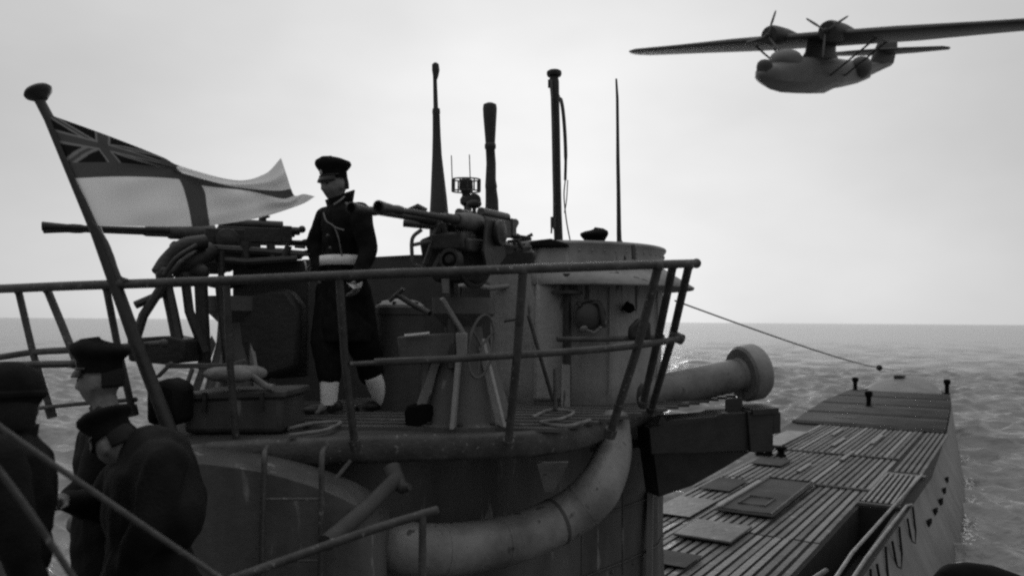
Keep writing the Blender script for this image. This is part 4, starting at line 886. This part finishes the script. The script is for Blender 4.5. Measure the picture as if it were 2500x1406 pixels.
def hand_mesh(mb, w, d, n, curl=.5, k=1.0, thumb=1):
    """palm and five fingers: w wrist, d pointing, n palm normal"""
    d = d.normalized(); n = (n - d * n.dot(d)).normalized(); s = d.cross(n) * thumb
    mb.cap(w - d * .02, .026 * k, w + d * .03 * k, .03 * k)
    for i, (o, ln) in enumerate(((-.03, .06), (-.01, .075), (.012, .07), (.031, .055))):
        a = w + d * .02 * k + s * o * .7 * k; b = w + d * .085 * k + s * o * k; mb.cap(a, .014 * k, b, .0115 * k, 8)
        d2 = (d * math.cos(curl) + n * math.sin(curl)); c2 = b + d2 * ln * .55 * k; mb.cap(b, .0105 * k, c2, .009 * k, 8)
        d3 = (d * math.cos(curl * 2.1) + n * math.sin(curl * 2.1)); mb.cap(c2, .009 * k, c2 + d3 * ln * .5 * k, .0075 * k, 8)
    t0 = w + d * .025 * k - s * .025 * k; t1 = t0 + (d * .6 - s * .7 + n * .3).normalized() * .045 * k; mb.cap(t0, .014 * k, t1, .011 * k, 8); mb.cap(t1, .0105 * k, t1 + (d * .9 - s * .15 + n * .45).normalized() * .03 * k, .008 * k, 8)
def peaked_cap(parent, c, f, u, k=1.0, badge=True):
    """officer's cap: band, flared crown, stiff peak; c is the head centre"""
    f = f.normalized(); l = u.cross(f).normalized(); u = f.cross(l).normalized()
    o = c + u * .055 * k
    b = MB(); pr = [(.088, -.012), (.091, .0), (.09, .036), (.1, .05), (.117, .074), (.123, .09), (.117, .108), (.08, .126), (.01, .132)]
    vs = []; n = 34
    for r, h in pr:
        for q in range(n):
            w = 2 * math.pi * q / n; t_ = max(0, h - .036) / .085
            X = math.cos(w) * r * 1.08 - .004; Y = math.sin(w) * r * .97
            vs.append(o + (f * (X - .006 * t_) + l * Y + u * (h + t_ * (.018 * math.cos(w) - .002 * math.sin(2 * w)))) * k)
    b.add(vs, [(i * n + q, i * n + (q + 1) % n, (i + 1) * n + (q + 1) % n, (i + 1) * n + q) for i in range(len(pr) - 1) for q in range(n)] + [tuple((len(pr) - 1) * n + q for q in range(n)), tuple(range(n - 1, -1, -1))])
    cp = b.build('cap', 'coat', parent, angle=60)
    rows = []
    for i in range(7):
        r = i / 6; rows.append([o + (f * (.095 * math.cos(w) * (1 + .36 * r * math.cos(w)) + 0) + l * (.088 * math.sin(w) * (1 + .03 * r)) + u * (.004 - .028 * r * r - .010 * r)) * k for w in np.linspace(-1.15, 1.15, 19)])
    pk = MB(); pk.grid(rows); pk.build('peak', 'leather', cp, solid=.004)
    if badge: MB().ell(o + (f * .103 + u * .03) * k, f * .006, l * .016, u * .02, 10, 8).build('badge', 'brass', cp)
    st_ = MB(); st_.tube([o + (f * .1 * math.cos(w) + l * .092 * math.sin(w) + u * .008) * k for w in np.linspace(-1.4, 1.4, 17)], .005 * k, 6); st_.build('chin_strap', 'leather', cp)
    return cp
def face_bits(parent, c, f, u, k=1.0, low=-.25):
    f = f.normalized(); l = u.cross(f).normalized(); u = f.cross(l).normalized()
    for s in (-1, 1):
        MB().ell(c + (f * .08 + l * s * .032 + u * .008) * k, f * .010, l * .013, u * .007, 10, 8).build('eye', 'hair', parent)
        MB().cap(c + (f * .092 + l * s * .016 + u * .027) * k, .0035, c + (f * .083 + l * s * .05 + u * .027) * k, .003, 8).build('eyebrow', 'hair', parent)
    b = MB(); rows = []
    for a in np.linspace(low, 1.1, 12):
        rows.append([c + (-f * .006 + (f * math.cos(w) * .102 + l * math.sin(w) * .082) * math.cos(a * .75) + u * .122 * math.sin(a * .9)) * k for w in np.linspace(2.0, 2 * math.pi - 2.0, 19)])
    b.grid(rows); b.build('hair', 'hair', parent, solid=.006)
def loft(mb, secs, n=22):
    """closed body section by section: (centre, forward, half depth, left, half width)"""
    rows = [[c + f * a * math.cos(w) + l * b * math.sin(w) for w in np.linspace(0, 2 * math.pi, n + 1)[:-1]] for c, f, a, l, b in secs]
    s0 = len(mb.v); mb.grid(rows, closed=True); mb.f.append(tuple(range(s0 + n - 1, s0 - 1, -1))); mb.f.append(tuple(range(len(mb.v) - n, len(mb.v))))
UP = V((0, 0, 1))

# --- sailor in greatcoat, white belt and gaiters
fwd = V((-.84, -.54, 0)).normalized(); lft = UP.cross(fwd)
j = dict(head=P(816, 452, 5.7), neck=P(830, 490, 5.72), chest=P(838, 545, 5.72), waist=P(835, 636, 5.74), pel=P(840, 705, 5.76),
         sl=P(880, 522, 5.56), el=P(897, 612, 5.55), wl=P(878, 678, 5.46), sr=P(796, 530, 5.9), er=P(770, 596, 5.96), wr=P(782, 664, 5.82),
         h1=P(815, 712, 5.82), k1=P(800, 830, 5.72), a1=P(806, 985, 5.66), h2=P(868, 712, 5.68), k2=P(888, 838, 5.8), a2=P(936, 975, 5.96))
hf = V((-.68, -.73, -.1)).normalized(); hu = V((-.05, 0, 1))
feet = V((j['a1'].x, j['a1'].y, PLZ))
off = thing('person', 'sailor standing on the gun platform in peaked cap, long dark coat, white belt and gaiters', 'person', feet)
b = MB(); head_mesh(b, j['head'], hf, hu, .98)
b.cap(j['head'] + V((0.01, .01, -.06)), .052, j['neck'] + V((0, 0, -.03)), .058); loft(b, [(j['neck'], fwd, .06, lft, .09), (j['chest'], fwd, .1, lft, .17), (j['waist'], fwd, .09, lft, .13), (j['pel'], fwd, .1, lft, .15)])
for s, e, w in (('sl', 'el', 'wl'), ('sr', 'er', 'wr')): b.cap(j[s], .055, j[e], .042); b.cap(j[e], .042, j[w], .028)
for h_, k_, a_ in (('h1', 'k1', 'a1'), ('h2', 'k2', 'a2')): b.cap(j[h_], .085, j[k_], .055); b.cap(j[k_], .058, j[a_], .04); b.cap(j[a_], .04, j[a_] + V((0, 0, -.05)) + fwd * .1, .03)
hand_mesh(b, j['wl'], V((-.25, -.1, -1)), V((-1, .2, 0)), .5, 1, 1); hand_mesh(b, j['wr'], V((.1, -.3, -1)), V((1, 0, 0)), .5, 1, -1)
body = fuse(b, 'body', 'skin', off, .007, 2)
face_bits(off, j['head'], hf, hu, .98); peaked_cap(off, j['head'], hf, hu, .98)
b = MB()
loft(b, [(j['neck'] + UP * .015 - fwd * .012, fwd, .066, lft, .075), (j['neck'] + UP * -.03, fwd, .08, lft, .11), (j['neck'] + UP * -.085, fwd, .11, lft, .185), (j['chest'] + UP * .02, fwd, .135, lft, .2), (j['chest'] + UP * -.12, fwd, .135, lft, .185), (j['waist'], fwd, .125, lft, .165), (j['pel'], fwd, .14, lft, .185), (j['pel'] + UP * -.12, fwd, .155, lft, .2), (P(842, 800, 5.74), fwd, .175, lft, .215), (P(843, 835, 5.75), fwd, .18, lft, .22)])
for s, e, w in (('sl', 'el', 'wl'), ('sr', 'er', 'wr')): b.cap(j[s], .082, j[e], .066); b.cap(j[e], .066, j[w], .052)
coat = fuse(b, 'coat', 'coat', off, .011, 3, .020, 8)
b = MB(); b.cap(j['h1'], .115, j['k1'], .12); b.cap(j['k1'], .12, P(804, 915, 5.67), .085); b.cap(j['h2'], .115, j['k2'], .12); b.cap(j['k2'], .12, P(906, 915, 5.9), .085); b.cap(j['h1'], .12, j['h2'], .12)
fuse(b, 'trousers', 'coat', off, .011, 3, .012, 9, 4.0)
def collar_band(parent, c, f, l, r0, r1, h, tilt, m='coat'):
    rows = []
    for k in range(5):
        q = k / 4; rows.append([c + (f * math.cos(w) * .95 + l * math.sin(w) * 1.1) * (r0 + (r1 - r0) * q) + UP * (h * q * (1 - .35 * math.cos(w)) - tilt * math.cos(w)) for w in np.linspace(.35, 2 * math.pi - .35, 25)])
    b = MB(); b.grid(rows); return b.build('collar', m, parent, solid=.012)
collar_band(off, j['neck'] + UP * -.03, fwd, lft, .085, .1, .07, .015)
for k, (x, y, d) in enumerate([(800, 575, 5.5), (806, 605, 5.52)]):
    MB().ell(P(x, y, d), (.011, 0, 0), (0, .01, 0), (0, 0, .011), 8, 6).build('button', 'gunlight', off)
cen = j['waist'] + UP * -.005
bl = MB(); ring_ = [cen + fwd * .146 * math.cos(w) + lft * .186 * math.sin(w) for w in np.linspace(0, 2 * math.pi, 37)[:-1]]
bl.grid([[p + UP * .034 for p in ring_], [p - UP * .034 for p in ring_]], closed=True); bl.build('belt', 'white', off, solid=.008)
for (top_, bot) in ((P(805, 915, 5.67), P(803, 988, 5.66)), (P(910, 918, 5.85), P(936, 984, 5.95))):
    d_ = bot - top_; MB().tube([top_, top_ + d_ * .3, top_ + d_ * .65, bot], [.064, .066, .06, .056], 16).build('gaiter', 'white', off)
for a_, fd_ in ((j['a1'], V((-.93, -.35, 0)).normalized()), (j['a2'], V((-.75, -.65, 0)).normalized())):
    g_ = V((a_.x, a_.y, PLZ + .025)); sd_ = UP.cross(fd_); s_ = MB()
    s_.ell(g_ + fd_ * .11 + UP * .025, fd_ * .125, sd_ * .05, UP * .042); s_.ell(g_ - fd_ * .01 + UP * .04, fd_ * .08, sd_ * .045, UP * .06); s_.cap(g_ + UP * .03, .05, a_ + UP * .0, .052)
    s_.box(g_ + fd_ * .06 + UP * -.005, fd_ * .16, sd_ * .042, UP * .012); fuse(s_, 'shoe', 'leather', off, .008, 3)
ly = MB(); ly.tube(bez([P(790, 520, 5.63), P(797, 540, 5.56), P(815, 553, 5.53), P(826, 580, 5.52), P(832, 610, 5.55), P(839, 640, 5.58)], 24), .0055, 6); ly.tube(bez([P(815, 553, 5.525), P(826, 558, 5.5), P(840, 562, 5.48)], 8), .005, 6); ly.build('lanyard', 'canvas', off)
cl = MB(); cl.tube(bez([P(848, 470, 5.66), P(836, 485, 5.61), P(815, 500, 5.58)], 10), .006, 6); cl.build('collar_edge', 'canvas', off)
pp = MB(); pp.prism([P(846, 690, 5.36), P(868, 694, 5.36), P(886, 687, 5.4), P(881, 702, 5.4), P(862, 704, 5.36)], V((0, .006, 0)))
solo(pp, 'paper', 'white', 'folded white paper held at the hip by the sailor on the platform', 'paper', smooth=False)

# --- three men on the lower platform
def shore_man(label, hd, hf, shoulders, hips, arms, coat_w, cap_on=True, feet_=None, k=1.0, scarf=None, low=-.25, hump=(), lean=V((0, 0, 1))):
    ft = V((hips.x, hips.y, LPZ)); t = thing('person', label, 'person', ft)
    f = V((hf.x, hf.y, 0)).normalized(); l = UP.cross(f)
    sh = (shoulders[0] + shoulders[1]) / 2; sl_ = (shoulders[0] - shoulders[1]).normalized()
    up2 = (sh - hips).normalized(); f2 = sl_.cross(up2).normalized()
    b = MB(); head_mesh(b, hd, hf, lean, k); nk = sh + up2 * .07
    b.cap(hd - lean * .06 * k - hf * .02, .054 * k, nk, .06 * k)
    loft(b, [(nk, f2, .05, sl_, .055), (sh - up2 * .04, f2, .09, sl_, .15), ((sh + hips) / 2, f2, .1, sl_, .14), (hips, f2, .1, sl_, .15)])
    legs = []
    for s in (-1, 1):
        h_ = hips + l * s * .1; a_ = V((h_.x, h_.y, LPZ + .09)) + f * .02 + l * s * .03; kn = (h_ + a_) / 2 + f * .05; legs.append((h_, kn, a_)); b.cap(h_, .085, kn, .055); b.cap(kn, .056, a_, .04); b.cap(a_, .04, a_ + f * .1 - UP * .05, .03)
    for (s0, e0, w0), th_ in zip(arms, (1, -1)):
        b.cap(s0, .055, e0, .042); b.cap(e0, .042, w0, .028); hand_mesh(b, w0, (w0 - e0), UP * -1 + f * .2, .6, 1, th_)
    fuse(b, 'body', 'skin', t, .008, 2); face_bits(t, hd, hf, lean, k, low)
    if cap_on == 'round':
        l_ = lean.cross(hf).normalized(); b = MB(); b.ell(hd + lean * .05 * k, hf * .122 * k, l_ * .105 * k, lean * .095 * k, 24, 14); b.tube([hd + lean * .035 * k + (hf * math.cos(w) * .112 + l_ * math.sin(w) * .096) * k for w in np.linspace(0, 6.2832, 25)[:-1]], .016 * k, 8, closed=True); b.build('cap', 'coat', t)
    elif cap_on: peaked_cap(t, hd, hf, lean, k)
    b = MB(); lo_ = hips - UP * .45
    loft(b, [(nk + up2 * .02, f2, .075, sl_, .085), (nk - up2 * .03, f2, .1, sl_, .14), (sh - up2 * .01, f2, .14, sl_, coat_w * .95), (sh - up2 * .17, f2, .165, sl_, coat_w), ((sh + hips) / 2, f2, .165, sl_, coat_w * .98), (hips, f, .17, l, coat_w * .95), (lo_, f, .19, l, coat_w * 1.05)])
    for a0, r0, a1, r1 in hump: b.cap(a0, r0, a1, r1)
    for s0, e0, w0 in arms: b.cap(s0, .088, e0, .07); b.cap(e0, .07, w0 - (w0 - e0).normalized() * .03, .056)
    fuse(b, 'coat', 'coat2', t, .013, 4, .02, 7, hd.x * 3)
    b = MB()
    for h_, kn, a_ in legs: b.cap(h_ - UP * .2, .1, kn, .085); b.cap(kn, .085, a_ + UP * .02, .075)
    b.cap(legs[0][0] - UP * .15, .1, legs[1][0] - UP * .15, .1); fuse(b, 'trousers', 'coat2', t, .013, 3, .01, 9)
    for h_, kn, a_ in legs:
        g_ = V((a_.x, a_.y, LPZ)); s_ = MB(); s_.ell(g_ + f * .1 + UP * .045, f * .13, l * .05, UP * .045); s_.ell(g_ + UP * .055, f * .075, l * .045, UP * .055); s_.cap(g_ + UP * .05, .048, a_, .05); fuse(s_, 'boot', 'leather', t, .01, 2)
    collar_band(t, nk - up2 * .035, f2 if f2.dot(f) > 0 else -f2, sl_, .088, .097, .05, .0, 'coat2')
    if scarf: collar_band(t, nk - up2 * .015 - f * .004, f2 if f2.dot(f) > 0 else -f2, sl_, .07, .074, .042, -.004, 'white').name = 'shirt_collar'
    return t
# profile man
hd = P(243, 930, 4.2); hd2 = V((-1, .02, -.03)).normalized()
shore_man('man in profile facing left, peaked cap and white collar, dark coat, behind the stooping man', hd, hd2, (P(270, 1052, 4.02), P(260, 1046, 4.4)), P(268, 1330, 4.25),
          ((P(262, 1060, 4.0), P(225, 1185, 3.95), P(160, 1222, 3.9)), (P(250, 1055, 4.42), P(240, 1190, 4.45), P(205, 1240, 4.35))), .2, scarf=[P(252, 992, 4.1), P(274, 977, 4.1), P(297, 966, 4.16)], k=1.1)
# stooping man, back to the camera
hd = P(282, 1085, 3.42); hd2 = V((-.8, .3, -.5)).normalized()
shore_man('stooping man in long dark coat with hunched back turned, in front of the profile man', hd, hd2, (P(372, 1142, 3.22), P(335, 1130, 3.62)), P(362, 1440, 3.42),
          ((P(405, 1125, 3.2), P(370, 1290, 3.12), P(300, 1400, 3.2)), (P(345, 1110, 3.64), P(240, 1240, 3.7), P(160, 1222, 3.5))), .275, lean=V((-.35, .1, .9)).normalized(), hump=((P(385, 1132, 3.42), .16, P(410, 1230, 3.42), .16), (P(390, 1150, 3.3), .13, P(415, 1260, 3.25), .14)), k=.88)
for x, y in ((291, 1096), (324, 1107), (340, 1115), (176, 1176)): pass
# man at the left edge
hd = P(28, 962, 2.95); hd2 = V((-.6, .8, -.1)).normalized()
hd = P(22, 990, 2.95)
shore_man('man at the far left edge in dark coat and round soft cap, back turned', hd, hd2, (P(40, 1098, 3.15), P(-5, 1105, 2.75)), P(-10, 1480, 2.95),
          ((P(45, 1110, 3.15), P(75, 1260, 3.2), P(90, 1380, 3.1)), (P(-5, 1115, 2.72), P(30, 1290, 2.7), P(75, 1420, 2.75))), .235, low=-.9, k=1.1, cap_on='round')
# watchkeeper in the bridge, only the cap above the coaming
hd = P(1452, 612, 7.25); hd2 = V((.75, .65, 0)).normalized(); keep = LPZ; LPZ = hd.z - 1.62
shore_man('watchkeeper low in the bridge, only a dark cap showing above the tower coaming', hd, hd2, (hd + V((-.12, .13, -.24)), hd + V((.12, -.13, -.24))), hd + V((0, 0, -.72)),
          ((hd + V((-.13, .14, -.26)), hd + V((-.16, .16, -.55)), hd + V((0, .3, -.6))), (hd + V((.13, -.14, -.26)), hd + V((.2, -.1, -.55)), hd + V((.25, .1, -.6)))), .17)
LPZ = keep
